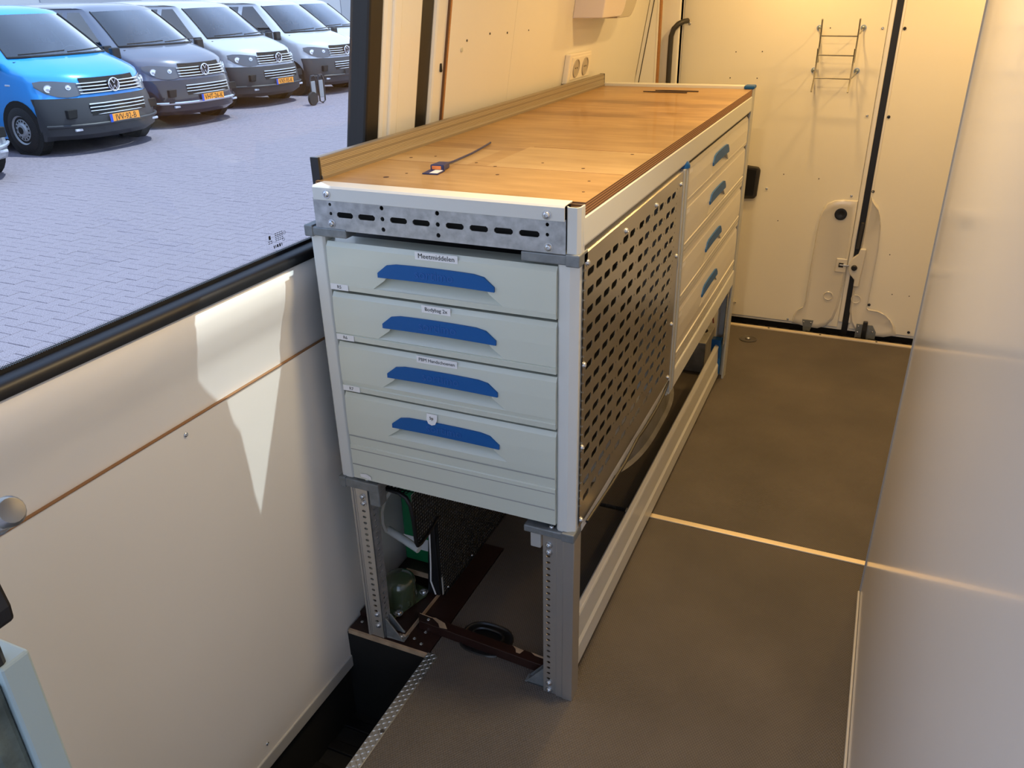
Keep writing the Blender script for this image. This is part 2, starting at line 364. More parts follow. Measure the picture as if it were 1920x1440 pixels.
def make_van(name, label, loc, yaw, paint, bumper, plate, upper_chrome=False, detail=2, group='parked vans in the yard', seats=True):
    root = thing(name, label, 'van', (0, 0, 0), group)
    def front(r0, r1, t0, t1, mb=None, off=0.0):
        mb = mb or MB(); rr = list(range(r0, r1 + 1)); tt = [t for t in TS if t0 - 1e-6 <= t <= t1 + 1e-6]
        v = []
        for r in rr:
            for t in tt:
                p = vp(r, t); v.append((p[0] + off, p[1], p[2]))
        n = len(tt); f = [(a * n + k, a * n + k + 1, (a + 1) * n + k + 1, (a + 1) * n + k) for a in range(len(rr) - 1) for k in range(n - 1)]
        return mb.add(v, f)
    bl = MB()
    front(5, 11, -1, 1, bl)                               # nose and bonnet
    front(11, 12, -1, 1, bl)
    front(16, 19, -1, 1, bl)
    # windscreen surround: pillars
    front(12, 16, -1, -0.94, bl); front(12, 16, 0.94, 1, bl); front(15, 16, -0.94, 0.94, bl)
    # sides
    win_rows = (12, 13, 14, 15)
    glass = {}
    for s in (-1, 1):
        def sp(r, c):
            e = vp(r, s * 1.0); z = e[2]; zb = 1.245 if r == 12 else z
            if c == 0: return e
            ws = wside(z)
            if c == 1: return (e[0] - 0.07, s * (abs(e[1]) * .4 + ws * .6), z)
            if c == 2:
                u = min(e[0] - 0.16, UC[0] if r < 13 else 9); return (u, s * ws, z)
            return ((min(UC[1], e[0] - .26) if c == 3 else UC[c - 2]), s * ws, z)
        R_ = list(range(0, 17)); C_ = list(range(0, 10))
        idx = {}
        v = []
        for r in R_:
            for c in C_:
                idx[r, c] = len(v); v.append(sp(r, c))
        f = []; gf = {}
        for r in R_[:-1]:
            for c in C_[:-1]:
                q = (idx[r, c], idx[r, c + 1], idx[r + 1, c + 1], idx[r + 1, c])
                if r in (12, 13, 14) and c in (2, 3): gf.setdefault(0, []).append(q)
                elif r in (12, 13, 14) and c == 5: gf.setdefault(1, []).append(q)
                else: f.append(q)
        bl.add(v, f)
        for k, q in gf.items(): glass[s, k] = (v, q)
    # rear
    bl.add([(-4.9, -.95, .25), (-4.9, .95, .25), (-4.9, .955, 1.1), (-4.9, .67, 1.88), (-4.9, -.67, 1.88), (-4.9, -.955, 1.1)], [(0, 1, 2, 3, 4, 5)])
    bl.build('body', paint, root, smooth=True)
    for key, (v, q) in glass.items():
        MB().add(v, q).build('side_window', van_glass, root, smooth=True)
    front(12, 15, -0.94, 0.94).build('windscreen', van_glass, root, smooth=True)
    fr = MB()
    lowp = [vp(12, t) for t in TS[1:-1]]
    fr.tube([(p[0] + .012, p[1], p[2] + .006) for p in lowp], 0.016, 6); fr.tube([(vp(r, -.94)[0] + .006, vp(r, -.94)[1], vp(r, -.94)[2] + .004) for r in range(12, 16)], 0.012, 6); fr.tube([(vp(r, .94)[0] + .006, vp(r, .94)[1], vp(r, .94)[2] + .004) for r in range(12, 16)], 0.012, 6)
    fr.build('windscreen_seal', black_rubber, root)
    for (w0, w1) in ((-0.70, -0.05), (-0.02, 0.62)):
        wb = MB(); n = 6; pts = []
        for k in range(n + 1):
            t = (w0 + (w1 - w0) * k / n) / 0.86; p0 = vp(12, t); p1 = vp(13, t); a = 0.06 + 0.10 * (k / n) ** 1.0
            pts.append((p0[0] + (p1[0] - p0[0]) * a + .02, p0[1], p0[2] + (p1[2] - p0[2]) * a + .03))
        wb.tube(pts, 0.011, 5).build('wiper', black_plastic, root)
    # bumper
    bb = MB(); front(0, 5, -1, 1, bb, 0.012)
    for s in (-1, 1):
        v = []
        for r in range(0, 6):
            e = vp(r, s); v += [(e[0] + .012, e[1], e[2]), (e[0] - .04, s * (wside(e[2]) + .008), e[2]), (-0.56, s * (wside(e[2]) + .012), e[2])]
        bb.add(v, [(a * 3 + k, a * 3 + k + 1, (a + 1) * 3 + k + 1, (a + 1) * 3 + k) for a in range(5) for k in range(2)])
    front(0, 0, -1, 1)
    bb.build('bumper', bumper, root, smooth=True)
    lip = MB(); lip.tube([(vp(2, t)[0] + .03, vp(2, t)[1] * 1.005, 0.40) for t in TS], 0.022, 6); lip.build('bumper_lip', bumper if not upper_chrome else chrome, root, smooth=True)
    # lower grille bars
    for q in range(4):
        z = 0.53 + q * 0.048
        MB().tube([(vp(4, t)[0] + .028, vp(4, t)[1], z) for t in (-.5, -.3, -.12, .12, .3, .5)], 0.0095, 6).build('lower_grille_bar', chrome, root, smooth=True)
    lg = MB(); front(3, 4, -.5, .5, lg, 0.017); lg.build('lower_grille', black_matte, root)
    # upper grille
    gg = MB(); front(6, 8, -.5, .5, gg, 0.012); gg.build('grille', black_matte, root)
    for q in range(4):
        z = 0.815 + q * 0.043
        MB().tube([(-0.085 - (z - .82) * .3 - .5 * abs(t) ** 3.2 + .03, .93 * t, z) for t in (-.56, -.4, -.25, -.1, .1, .25, .4, .56)], 0.0125, 6).build('grille_bar', chrome, root, smooth=True)
    # roundel with V over W
    ec = Vector((-0.065, 0, 0.895)); em = MB()
    em.tube([ec + Vector((0.02, 0.088 * cos(a), 0.088 * sin(a))) for a in [2 * pi * k / 20 for k in range(20)]], 0.0095, 6, closed=True)
    def seg(a, b_): em.tube([ec + Vector((.022, *a)), ec + Vector((.022, *b_))], 0.008, 4)
    for s in (-1, 1):
        seg((s * .038, .078), (0, .014)); seg((s * .075, .035), (s * .034, -.07)); seg((s * .034, -.07), (0, -.008))
    em.build('emblem', chrome, root, smooth=True)
    d = MB(); d.cyl(ec, (1, 0, 0), 0.084, 0.012, 20); d.build('emblem_disc', black_plastic, root)
    # headlights
    for s in (-1, 1):
        hl = MB(); n0 = 6; v = []; f = []
        ts = [.50, .60, .70, .80, .90, .97]; lo = [.81, .785, .775, .79, .84, .92]; hi = [.95, .965, .98, .995, 1.0, .985]
        def pt(t, z, off):
            k = 0
            for r in range(5, 9):
                if vp(r, t)[2] <= z <= vp(r + 1, t)[2] + 1e-6: k = r; break
            else: k = 5 if z < vp(5, t)[2] else 8
            a = vp(k, t); b_ = vp(k + 1, t); q = min(1, max(0, (z - a[2]) / (b_[2] - a[2])))
            return (a[0] + (b_[0] - a[0]) * q + off, s * (a[1] + (b_[1] - a[1]) * q + off * .4), z)
        for t, l, h in zip(ts, lo, hi):
            v += [pt(t, l, .012), pt(t, (l + h) / 2, .022), pt(t, h, .012)]
        f = [(a * 3 + k, a * 3 + k + 1, (a + 1) * 3 + k + 1, (a + 1) * 3 + k) for a in range(5) for k in range(2)]
        h_ = hl.add(v, f).build('headlight', lamp_dark, root, smooth=True)
        for (t, z, r_) in ((.86, .90, .052), (.66, .905, .036)):
            p = Vector(pt(t, z, .022)); a = Vector((1, s * .8 * t, .1)).normalized()
            MB().lathe([(r_, -.01), (r_, .006), (r_ * .7, .002), (r_ * .3, .012), (0, .014)], p, a, 14).build('reflector', lamp_glass, h_, smooth=True)
        # fog lamp strip and side intake
        fp = vp(1, s * .72); MB().box(fp[0] + .01, fp[0] + .045, min(fp[1] - .08, fp[1] + .08), max(fp[1] - .08, fp[1] + .08), .325, .36).build('fog_lamp', lamp_glass, root, bevel=.008)
        ip = vp(3, s * .72); MB().box(ip[0] - .03, ip[0] + .035, ip[1] - .10, ip[1] + .10, .50, .62).build('side_intake', black_matte, root, bevel=.01)
        # mirror
        mr = MB(); mc = Vector((-1.12, s * 1.03, 1.22)); mr.box(mc.x - .04, mc.x + .05, mc.y - .08, mc.y + .08, mc.z - .07, mc.z + .10); mr.box(mc.x - .02, mc.x + .02, min(mc.y, s * .9), max(mc.y, s * .9), mc.z - .08, mc.z - .04)
        mr.build('mirror', black_plastic, root, bevel=.03)
        # turn repeater
        MB().box(-1.02 - .05, -1.02 + .05, min(s * .945, s * .965), max(s * .945, s * .965), 0.93, 0.955).build('side_repeater', lamp_glass, root, bevel=.006)
        # wheels
        for u in (-0.93, -3.9):
            ar = MB(); ar.cyl((u, s * .80, .345), (0, s, 0), 0.40, 0.163, 28); ar.build('wheel_arch', black_matte, root)
            ty = MB(); ty.lathe([(.20, 0), (.30, -.012), (.335, -.05), (.345, -.10), (.345, -.16), (.32, -.20), (.2, -.21)], (u, s * .985, .345), (0, s, 0), 28); t_ = ty.build('tyre', tyre_m, root, smooth=True)
            rm = MB(); rm.lathe([(.205, 0.002), (.19, -.01), (.165, -.035), (.15, -.015), (.10, -.01), (.085, .012), (.04, .02), (0, .02)], (u, s * .98, .345), (0, s, 0), 24); rm.build('rim', rim_m, t_, smooth=True)
            if detail > 1:
                hh = MB()
                for q in range(14):
                    a = 2 * pi * q / 14; hh.cyl((u + .125 * cos(a), s * .968, .345 + .125 * sin(a)), (0, s, 0), .014, .003, 8)
                hh.cyl((u, s * 1.0, .345), (0, s, 0), .05, .004, 14); hh.build('rim_holes', black_matte, t_, kind='stuff')
    # plate
    pl = MB(); px = 0.035; pl.box(px, px + .008, -.26, .26, .40, .51); p_ = pl.build('number_plate', plate_m if plate else black_plastic, root, bevel=.003)
    if plate:
        MB().box(px + .004, px + .0095, -.26, -.215, .40, .51).build('plate_band', plate_blue, p_)
        text_mesh('plate_text', plate, 0.115, frame((px + .0095, 0.02, .455), (0, 1, 0), (0, 0, 1)), ink, p_, squash=0.88)
    # interior
    if seats:
        it = MB(); it.prism([(-.95, 1.24), (-1.35, 1.22), (-1.35, 1.05), (-.95, 1.05)], 'y', -.82, .82); it.build('dashboard', seat_m, root)
        for w_ in (-.45, .45):
            st = MB(); st.box(-2.0, -1.86, w_ - .24, w_ + .24, .9, 1.42); st.box(-1.98, -1.88, w_ - .13, w_ + .13, 1.48, 1.68); st.box(-1.94, -1.92, w_ - .06, w_ - .05, 1.4, 1.5); st.box(-1.94, -1.92, w_ + .05, w_ + .06, 1.4, 1.5); st.build('seat', seat_m, root, bevel=.04)
        sw = MB(); c_ = Vector((-1.42, .42, 1.22)); sw.tube([c_ + Vector((.10 * sin(a), .18 * cos(a), .16 * sin(a))) for a in [2 * pi * k / 18 for k in range(18)]], .014, 5, closed=True); sw.build('steering_wheel', seat_m, root)
        bt = MB(); bt.box(-2.36, -2.28, .78, .82, 1.25, 1.62); bt.build('door_pillar', sunlit_pillar_m, root)  # pillar colour kept pale to stand in for sunlight falling on it
        bk = MB(); bk.box(-2.6, -2.58, -.85, .85, .6, 1.8); bk.build('bulkhead', mat('van_inside', (0.16, 0.18, 0.21), .8), root)
        fl = MB(); fl.box(-4.85, -.9, -.88, .88, .55, .6); fl.build('van_floor', seat_m, root)
    un = MB(); un.box(-4.7, -.4, -.75, .75, .22, .35); un.build('underbody', black_matte, root)
    root.location = loc; root.rotation_euler = (0, 0, yaw)
    return root
YAW = -0.028
blue_p = vanpaint('sky_blue_paint', (0.03, 0.33, 0.83)); anth = vanpaint('slate_grey_paint', (0.15, 0.165, 0.215)); silv = vanpaint('silver_paint', (0.52, 0.54, 0.58)); silv2 = vanpaint('silver_paint_pale', (0.56, 0.58, 0.62))
gloss_black = mat('gloss_black_bumper', (0.02, 0.02, 0.03), 0.15, coat=0.7)
make_van('van', 'sky blue van with dark bumper and orange plate, nearest whole van outside', (-9.83, 7.74, GZ), YAW, blue_p, van_bumper, 'JVV-92-B')
make_van('van', 'slate grey van with glossy black bumper beside the sky blue van', (-10.42, 10.22, GZ), YAW, anth, gloss_black, 'VHT-26-K', True)
make_van('van', 'silver van with orange plate behind the small folded trolley', (-10.93, 12.86, GZ), YAW, silv, van_bumper, 'VXF-95-K')
make_van('van', 'silver van with a black plate, cut by the window seal', (-10.87, 15.19, GZ), YAW, silv2, van_bumper, None)
make_van('van', 'pale silver van farthest along the row, only its flank showing', (-11.8, 17.6, GZ), YAW, silv2, van_bumper, None, seats=False)
make_van('van', 'silver van of which only the front corner shows at the left picture edge', (-9.30, 4.80, GZ), YAW, mat('dull_silver_paint', (.36, .38, .42), .35, coat=.5), _m['dull_silver_paint'], None, seats=False)
tr = thing('folded_trolley', 'small folded trolley with two looped tube legs before a silver van', 'trolley', (-10.2, 13.05, GZ))
for dy in (-.13, .13):
    p = [(-10.25, 13.05 + dy + a, GZ + z) for a, z in ((-.09, .05), (-.10, .45), (-.05, .55), (.05, .55), (.10, .45), (.09, .05), (0, .015))]
    MB().tube(p, .016, 6, closed=True).build('tube_leg', black_plastic, tr)
    MB().box(-10.262, -10.245, 13.05 + dy - .07, 13.05 + dy + .07, GZ + .12, GZ + .45).build('grey_pad', mat('pad_grey', (.25, .26, .28), .6), tr, bevel=.02)
MB().cyl((-10.23, 12.80, GZ + .13), (1, 0, 0), .13, .05, 18).build('wheel', tyre_m, tr)
# a pale building wall closes the yard far behind the vans
yb = thing('shed_building', 'long pale industrial shed beyond the row of vans', 'building', (-24, 14, GZ))
MB().box(-24.5, -24, -10, 50, GZ, 4.5).build('wall', mat('shed_wall', (.42, .45, .50), .7), yb)
for k in range(6): MB().box(-24.02, -23.97, -6 + k * 8, -2 + k * 8, GZ, 3.0).build('shed_door', mat('shed_door', (.30, .33, .38), .6), yb)

# ================================================================== VAN SHELL
CE = 1.83
# floor mats
f = MB()
f.prism([(-0.372, -1.62), (1.25, -1.62), (1.25, 0.755), (-0.61, 0.755), (-0.61, 0.447), (-0.37, 0.447), (-0.37, 0.0), (-0.372, 0.0)][::-1], 'z', -0.02, 0.0)
f.box(-0.61, 1.25, 0.775, 2.43, -0.02, 0.0)
floor = struct(f.build('floor', floor_m))
f = MB(); f.box(-0.10, 1.25, .755, .775, -.02, .0035); struct(f.build('trim_1', mat('strip_alu', (.80, .68, .48), .38, .5), bevel=.001))
f = MB(); f.box(-.61, 1.25, 2.43, 2.455, -.05, .006); tsh = struct(f.build('trim_2', _m['strip_alu'], bevel=.001))
for x in (0.10, 0.33, 0.57): MB().cyl((x, 2.442, .006), (0, 0, 1), .005, .0012, 10).build('screw', dark_handle, tsh)
f = MB(); f.box(-.61, 1.25, 2.455, 2.60, -.08, -.035)
sill = struct(f.build('trim_3', black_rubber))
for k in range(22): MB().box(-.40 + k * .055, -.365 + k * .055, 2.46, 2.535, -.035, -.018).build('rib', black_rubber, sill, bevel=.003)
f = MB(); f.box(-.66, 1.3, .0, 2.6, -.25, -.081); f.box(-.372, 1.3, -1.62, .0, -.32, -.021); struct(f.build('trim_4', black_matte))
# step well
f = MB(); f.box(-.78, -.372, -1.62, .0, -.32, -.30); well = struct(f.build('trim_5', black_matte))
for k in range(12): MB().box(-.70, -.40, -.06 - k * .075, -.03 - k * .075, -.30, -.292).build('rib', black_rubber, well, bevel=.003)
f = MB(); f.box(-.62, -.374, -.004, .0, -.30, -.012); struct(f.build('trim_6', black_matte))
f = MB(); f.box(-.68, -.618, -1.62, .0, -.32, -.128); struct(f.build('trim_8', black_matte))
# checker-plate edge strip
f = MB(); f.box(-.374, -.345, -1.6, .0, -.028, .0025); cs = struct(f.build('trim_7', mat('tread_plate', (.46, .45, .43), .32, .9), bevel=.001))
tp = MB(); k = 0
yy = -.004
while yy > -1.2:
    for q in range(3):
        cx = -.369 + q * .0095; a = radians(45 if (k + q) % 2 else -45)
        dx, dy = .0062 * cos(a), .0062 * sin(a); nx, ny = -.0013 * sin(a), .0013 * cos(a)
        tp.add([(cx - dx, yy - dy, .0025), (cx + nx, yy + ny, .0025), (cx + dx, yy + dy, .0025), (cx - nx, yy - ny, .0025), (cx, yy, .0048)], [(0, 1, 4), (1, 2, 4), (2, 3, 4), (3, 0, 4)])
    yy -= .0085; k += 1
tp.build('tread_pattern', _m['tread_plate'], cs, kind='stuff')
MB().cyl((-.352, -.245, .0025), (0, 0, 1), .005, .0015, 12).build('screw', dark_handle, cs)

# ---- left side: sliding door with window
dl = MB(); wslab(dl, -1.62, .505, -.09, .776, .0115, .018); d1 = struct(dl.build('door_1', [wall_panel_m]))
e = MB(); e.box(-.614, -.607, -1.62, .505, .776, .7778); e.build('panel_edge', mat('edge_brown', (.24, .12, .05), .7), d1)
prof = [(-.616, .77), (-.616, .835), (-.611, .865), (-.603, .90), (-.601, .935), (-.607, .952), (-.618, .968), (-.64, .972), (-.66, .972), (-.66, .77)]
MB().prism(prof, 'y', -1.62, .51).build('door_band', slide_paint, d1, smooth=True)
MB().prism([(-.66, .955), (-.606, .962), (-.604, .972), (-.608, .980), (-.617, .984), (-.66, .984)], 'y', -1.62, .335).build('window_seal', black_rubber, d1, smooth=True)
pl = MB(); wslab(pl, .335, .505, .96, 1.75, .006, .05); pl.build('door_pillar', slide_paint, d1, bevel=.012)
pl = MB(); wslab(pl, .365, .40, .96, 1.75, .0125, .01); pl.build('pillar_fold', slide_paint, d1, bevel=.006)
pl = MB(); wslab(pl, .28, .336, .984, 1.75, .004, .05); pl.build('side_seal', black_rubber, d1, bevel=.006)
pl = MB(); wslab(pl, -1.62, .51, 1.62, 1.83, .0, .05); pl.build('door_header', slide_paint, d1)
MB().box(-.616, -.604, -1.62, -.003, -.127, -.09).build('lower_strip', mat('grey_trim', (.42, .42, .40), .5), d1, bevel=.003)
for (y, z) in ((-.362, .756), (-.331, -.06)): screw((-.608, y, z), (1, 0, 0), .0045, parent=d1)
gl = MB(); zs = [.975, 1.08, 1.66]
gl.add([(WX(z) - .018, y, z) for z in zs for y in (-1.7, .30)], [(0, 1, 3, 2), (2, 3, 5, 4)])
win = struct(gl.build('window_1', pane_m))
# printed black edge with a dot pattern
fr = MB(); fr.add([(WX(z) - .0175, y, z) for z in (.975, .990) for y in (-1.7, .30)], [(0, 1, 3, 2)]); fr.build('printed_edge', ink, win)
dt = MB()
for r_ in range(5):
    for k in range(300):
        y = -1.0 + k * .0043 + (r_ % 2) * .00215
        if y > .28: break
        z = .9905 + r_ * .0017; h = .00125 * (1 - r_ * .15)
        dt.add([(WX(z) - .0172, y - h, z), (WX(z) - .0172, y, z - h), (WX(z) - .0172, y + h, z), (WX(z) - .0172, y, z + h)], [(0, 1, 2, 3)])
dt.build('dot_pattern', ink, win, kind='stuff')
def gmark(y, z, w_, h): mk.add([(WX(z) - .0172, y, z), (WX(z) - .0172, y + w_, z), (WX(z) - .0172, y + w_, z + h), (WX(z) - .0172, y, z + h)], [(0, 1, 2, 3)])
mk = MB()
for (y, w_) in ((-.026, .003), (-.0205, .002), (-.016, .0045), (-.009, .0045), (-.0015, .002)): gmark(y, 1.000, w_, .006)
for k in range(5):
    for q in range(4): gmark(-.018 + q * .0065, 1.013 + k * .0036, .0048, .0014)
for k in range(2):
    for q in range(2): gmark(-.040 + q * .007, 1.012 + k * .004, .005, .0014)
mk.add([(WX(1.03) - .0172, -.037, 1.020), (WX(1.03) - .0172, -.031, 1.020), (WX(1.03) - .0172, -.037, 1.028), (WX(1.03) - .0172, -.031, 1.028)], [(0, 1, 3, 2)])
mk.tube([(WX(1.03) - .017, .011 + .0035 * cos(a), 1.024 + .0035 * sin(a)) for a in [2 * pi * k / 12 for k in range(12)]], .0004, 3, closed=True)
mk.tube([(WX(1.03) - .017, .006 + .003 * cos(a), 1.011 + .003 * sin(a)) for a in [2 * pi * k / 12 for k in range(12)]], .0004, 3, closed=True)
mk.build('glass_marking', ink, win)

# ---- left side behind the sliding door
wl = MB(); wslab(wl, .63, 1.0235, .0, 1.83, .012, .02); wall = struct(wl.build('wall_left', wall_panel_m))
w2 = MB(); wslab(w2, 1.0245, 2.52, .0, 1.83, .012, .02); w2.build('wall_panel', wall_panel_m, wall)
w3 = MB(); wslab(w3, .565, .632, .0, 1.83, .007, .03); w3.build('door_post', slide_paint, wall, bevel=.008)
w4 = MB(); wslab(w4, .617, .6225, .0, 1.83, .0115, .02); w4.build('panel_edge', mat('dark_ply_edge', (.10, .045, .02), .6), wall)
w4 = MB(); wslab(w4, .6225, .630, .0, 1.83, .0118, .02); w4.build('panel_edge', ply_edge, wall)
w5 = MB(); wslab(w5, .495, .57, .0, 1.83, -.001, .03); w5.build('rubber_seal', black_rubber, wall, bevel=.01)
w6 = MB(); wslab(w6, -1.7, 2.6, -.3, .97, -.045, .02); w6.build('outer_skin', white_paint, wall)
w6 = MB(); wslab(w6, .47, 2.6, .97, 1.83, -.05, .02); w6.build('outer_skin', white_paint, wall)
oy, oz = .603, 1.29
MB().cyl((WX(oz) + .0065, oy, oz - .006), (1, 0, 0), .0048, .003, 12).build('slot_hole', black_matte, wall)
MB().box(WX(oz) + .006, WX(oz) + .010, oy - .0048, oy + .0048, oz - .006, oz + .010).build('slot_hole', black_matte, wall, bevel=.002)
for (y, z, r_) in ((.70, 1.325, .006), (.725, 1.345, .003), (.86, 1.355, .003), (.975, 1.352, .003), (1.13, 1.352, .002)):
    MB().cyl((WX(z) + .012, y, z), (1, 0, 0), r_, .0015, 10).build('screw_hole', dark_handle if r_ < .005 else zinc, wall)
# ---- rear corner frame
rc_ = MB(); rc_.prism([(WX(z) + .0110, z) for z in (0, 1.08, 1.83)] + [(-.5115, 1.83), (-.5115, 0)], 'y', 2.448, 2.60); wr = struct(rc_.build('wall_rear', white_paint, bevel=.003))
MB().prism([(WX(z) + .0338, z) for z in (0, 1.08, 1.83)] + [(WX(z) + .030, z) for z in (1.83, 1.08, 0)], 'y', 2.4470, 2.4485).build('joint_line', dark_handle, wr)
MB().box(-.520, -.5115, 2.4465, 2.475, 0, 1.83).build('corner_board', white_paint, wr, bevel=.002)
MB().box(-.5115, -.504, 2.4525, 2.476, 0, 1.83).build('board_edge', ply_edge, wr)
MB().box(-.56, -.43, 2.50, 2.60, -.08, 1.83).build('rear_pillar', white_paint, wr, bevel=.006)
MB().box(-.452, -.430, 2.505, 2.55, -.05, 1.83).build('rubber_seal', black_rubber, wr, bevel=.004)
gh = thing('grab_handle', 'black tubular grab handle on the rear corner pillar', 'handle', (-.46, 2.48, 1.0))
MB().tube([(-.462, 2.482, .80), (-.462, 2.482, 1.0), (-.462, 2.482, 1.2), (-.461, 2.482, 1.27), (-.452, 2.482, 1.30), (-.435, 2.485, 1.318), (-.415, 2.50, 1.328), (-.405, 2.53, 1.33)], .011, 10).build('grip', dark_handle, gh, smooth=True)
MB().tube([(-.462, 2.482, .80), (-.45, 2.49, .77), (-.44, 2.508, .76)], .011, 8).build('foot', dark_handle, gh, smooth=True)
screw((-.398, 2.55, 1.318), (0, -1, 0), .006, parent=wr)

# ---- rear doors
DY = 2.55
d2 = MB(); d2.box(-.425, .395, DY, DY + .03, .012, 1.83); door2 = struct(d2.build('door_2', door_panel_m, bevel=.002))
d3 = MB(); d3.box(.448, 1.25, DY, DY + .03, .012, 1.83); door3 = struct(d3.build('door_3', door_panel_m, bevel=.002))
MB().box(-.43, .418, DY + .006, DY + .06, .0, 1.83).build('door_shell', white_paint, door2)
MB().box(.432, 1.26, DY + .006, DY + .06, .0, 1.83).build('door_shell', white_paint, door3)
MB().box(.396, .414, DY - .004, DY + .03, .04, 1.83).build('edge_strip', slide_paint, door2, bevel=.004)
MB().box(.440, .449, DY - .003, DY + .03, .04, 1.83).build('edge_strip', slide_paint, door3, bevel=.002)
MB().box(.4145, .441, DY - .001, DY + .05, -.03, 1.83).build('rubber_seal', black_rubber, door2)
MB().box(-.47, 1.26, DY + .02, DY + .08, -.08, .012).build('door_sill_seal', black_rubber, door3)
for (x, z, dark) in ((.377, 1.297, 0), (.374, .961, 0), (.364, .625, 0), (.172, .022, 0), (.458, 1.295, 1), (.457, .959, 1), (.447, .650, 1), (.514, .139, 1), (.698, .030, 1), (.004, .631, 0), (-.29, .9, 0)):
    screw((x, DY, z), (0, -1, 0), .0065 if dark else .0055, black_plastic if dark else zinc, door3 if dark else door2, h=.004)
for (x, z) in ((-.19, 1.205), (-.08, 1.207), (-.205, 1.10), (-.09, 1.10), (.07, .70), (.22, .69), (.07, .49), (.18, 1.298), (.56, .38), (.60, .20), (.67, .20)):
    MB().cyl((x, DY, z), (0, -1, 0), .0025, .0008, 8).build('screw_hole', dark_handle, door3 if x > .43 else door2)
# pressed-steel lower covers around the lock
def cover(name, pts, parent, holes=()):
    n = len(pts); cx = sum(p[0] for p in pts) / n; cz = sum(p[1] for p in pts) / n
    def inset(p, k): return (p[0] + (cx - p[0]) * k * 1.0, p[1] + (cz - p[1]) * k * .5)
    v = []; rings = [(0, .001), (.02, -.007), (.10, -.012), (.20, -.008)]
    for k, d in rings: v += [(inset(p, k)[0], DY + d, inset(p, k)[1]) for p in pts]
    f = []
    for a in range(len(rings) - 1):
        for k in range(n): f.append((a * n + k, a * n + (k + 1) % n, (a + 1) * n + (k + 1) % n, (a + 1) * n + k))
    f.append(tuple((len(rings) - 1) * n + k for k in range(n)))
    mb = MB(); mb.add(v, f); return mb.build(name, mat('cover_paint', (0.66, .64, .60), .18, coat=.8), parent, smooth=True)
cl = cover('lock_cover', [(.395, .607), (.335, .607), (.30, .602), (.275, .588), (.257, .566), (.248, .53), (.243, .456), (.240, .34), (.238, .229), (.236, .12), (.228, .085), (.205, .068), (.195, .045), (.190, .010), (.25, -.004), (.31, -.006), (.345, .012), (.372, .05), (.385, .11), (.392, .20), (.396, .40)], door2)
cr = cover('lock_cover', [(.442, .634), (.455, .615), (.478, .592), (.490, .56), (.502, .504), (.508, .42), (.508, .31), (.506, .20), (.506, .119), (.515, .110), (.560, .108), (.595, .095), (.622, .072), (.640, .045), (.650, .008), (.60, -.008), (.52, -.010), (.475, .008), (.45, .045), (.436, .10), (.434, .20), (.436, .40)], door3)
MB().lathe([(.026, 0), (.026, .003), (.02, .004), (.01, .0015), (0, .001)], (.333, DY - .009, .544), (0, -1, 0), 20).build('rubber_cap', black_rubber, door2, smooth=True)
for (x, z, p) in ((.335, .163, cl), (.455, .162, cr)):
    MB().tube([(x + .019 * cos(a), DY - .0095, z + .019 * sin(a)) for a in [2 * pi * k / 18 for k in range(18)]], .0022, 5, closed=True).build('pressed_ring', _m['cover_paint'], p, smooth=True)
MB().box(.345, .392, DY - .013, DY - .006, .28, .345).build('catch_recess', _m['cover_paint'], cl, bevel=.004)
MB().box(.358, .378, DY - .0145, DY - .008, .305, .325).build('catch_hole', black_matte, cl)
MB().box(.362, .402, DY - .017, DY - .009, .312, .319).build('latch_bolt', zinc, cl, bevel=.001)
MB().prism([(.437, .40), (.462, .40), (.455, .225), (.434, .225), (.434, .255), (.410, .28), (.402, .30), (.402, .325), (.412, .355), (.432, .375)], 'y', DY - .026, DY - .006).build('lock_housing', _m['cover_paint'], cr, bevel=.004)
MB().cyl((.425, DY - .026, .312), (0, -1, 0), .014, .010, 16, r2=.011).build('lock_knob', black_plastic, cr, bevel=.002)
MB().prism([(.418, .395), (.432, .395), (.436, .515), (.423, .515)], 'y', DY - .016, DY - .002).build('lock_grip', dark_handle, cr, bevel=.003)
hp = MB(); hp.prism([(.238, .035), (.288, .035), (.284, .005), (.276, -.03), (.248, -.03), (.244, .005)], 'y', DY - .014, DY - .008); h_ = hp.build('hinge_plate', diecast, cl, bevel=.001)
for x in (.246, .278): screw((x, DY - .014, .022), (0, -1, 0), .004, parent=cl)
hp = MB(); hp.prism([(.476, .045), (.545, .045), (.563, .015), (.563, -.03), (.476, -.03)], 'y', DY - .014, DY - .008); hp.build('hinge_plate', diecast, cr, bevel=.001)
MB().box(.503, .523, DY - .034, DY - .014, -.02, .065).build('hinge_block', black_plastic, cr, bevel=.003)
for (x, z) in ((.486, .035), (.486, .005), (.548, .015)): screw((x, DY - .014, z), (0, -1, 0), .0045, parent=cr)
# inner door pull
dp = thing('door_pull', 'dark recessed pull handle on the left rear door by the cabinet', 'handle', (-.05, DY, .65))
MB().prism([(-.12, .735), (-.04, .728), (-.03, .715), (-.035, .60), (-.045, .585), (-.12, .58)], 'y', DY - .018, DY - .002).build('frame', dark_handle, dp, bevel=.006)
MB().prism([(-.11, .72), (-.048, .715), (-.05, .60), (-.11, .60)], 'y', DY - .020, DY - .014).build('recess', black_plastic, dp)
ho = thing('hook', 'small zinc hook low on the left rear door', 'hook', (-.10, DY, .075))
MB().tube([(-.115, DY - .002, .072), (-.10, DY - .012, .074), (-.085, DY - .010, .078), (-.078, DY - .002, .074)], .0035, 6).build('wire', zinc, ho)
MB().cyl((-.10, DY, .074), (0, -1, 0), .007, .005, 12).build('washer', zinc, ho)

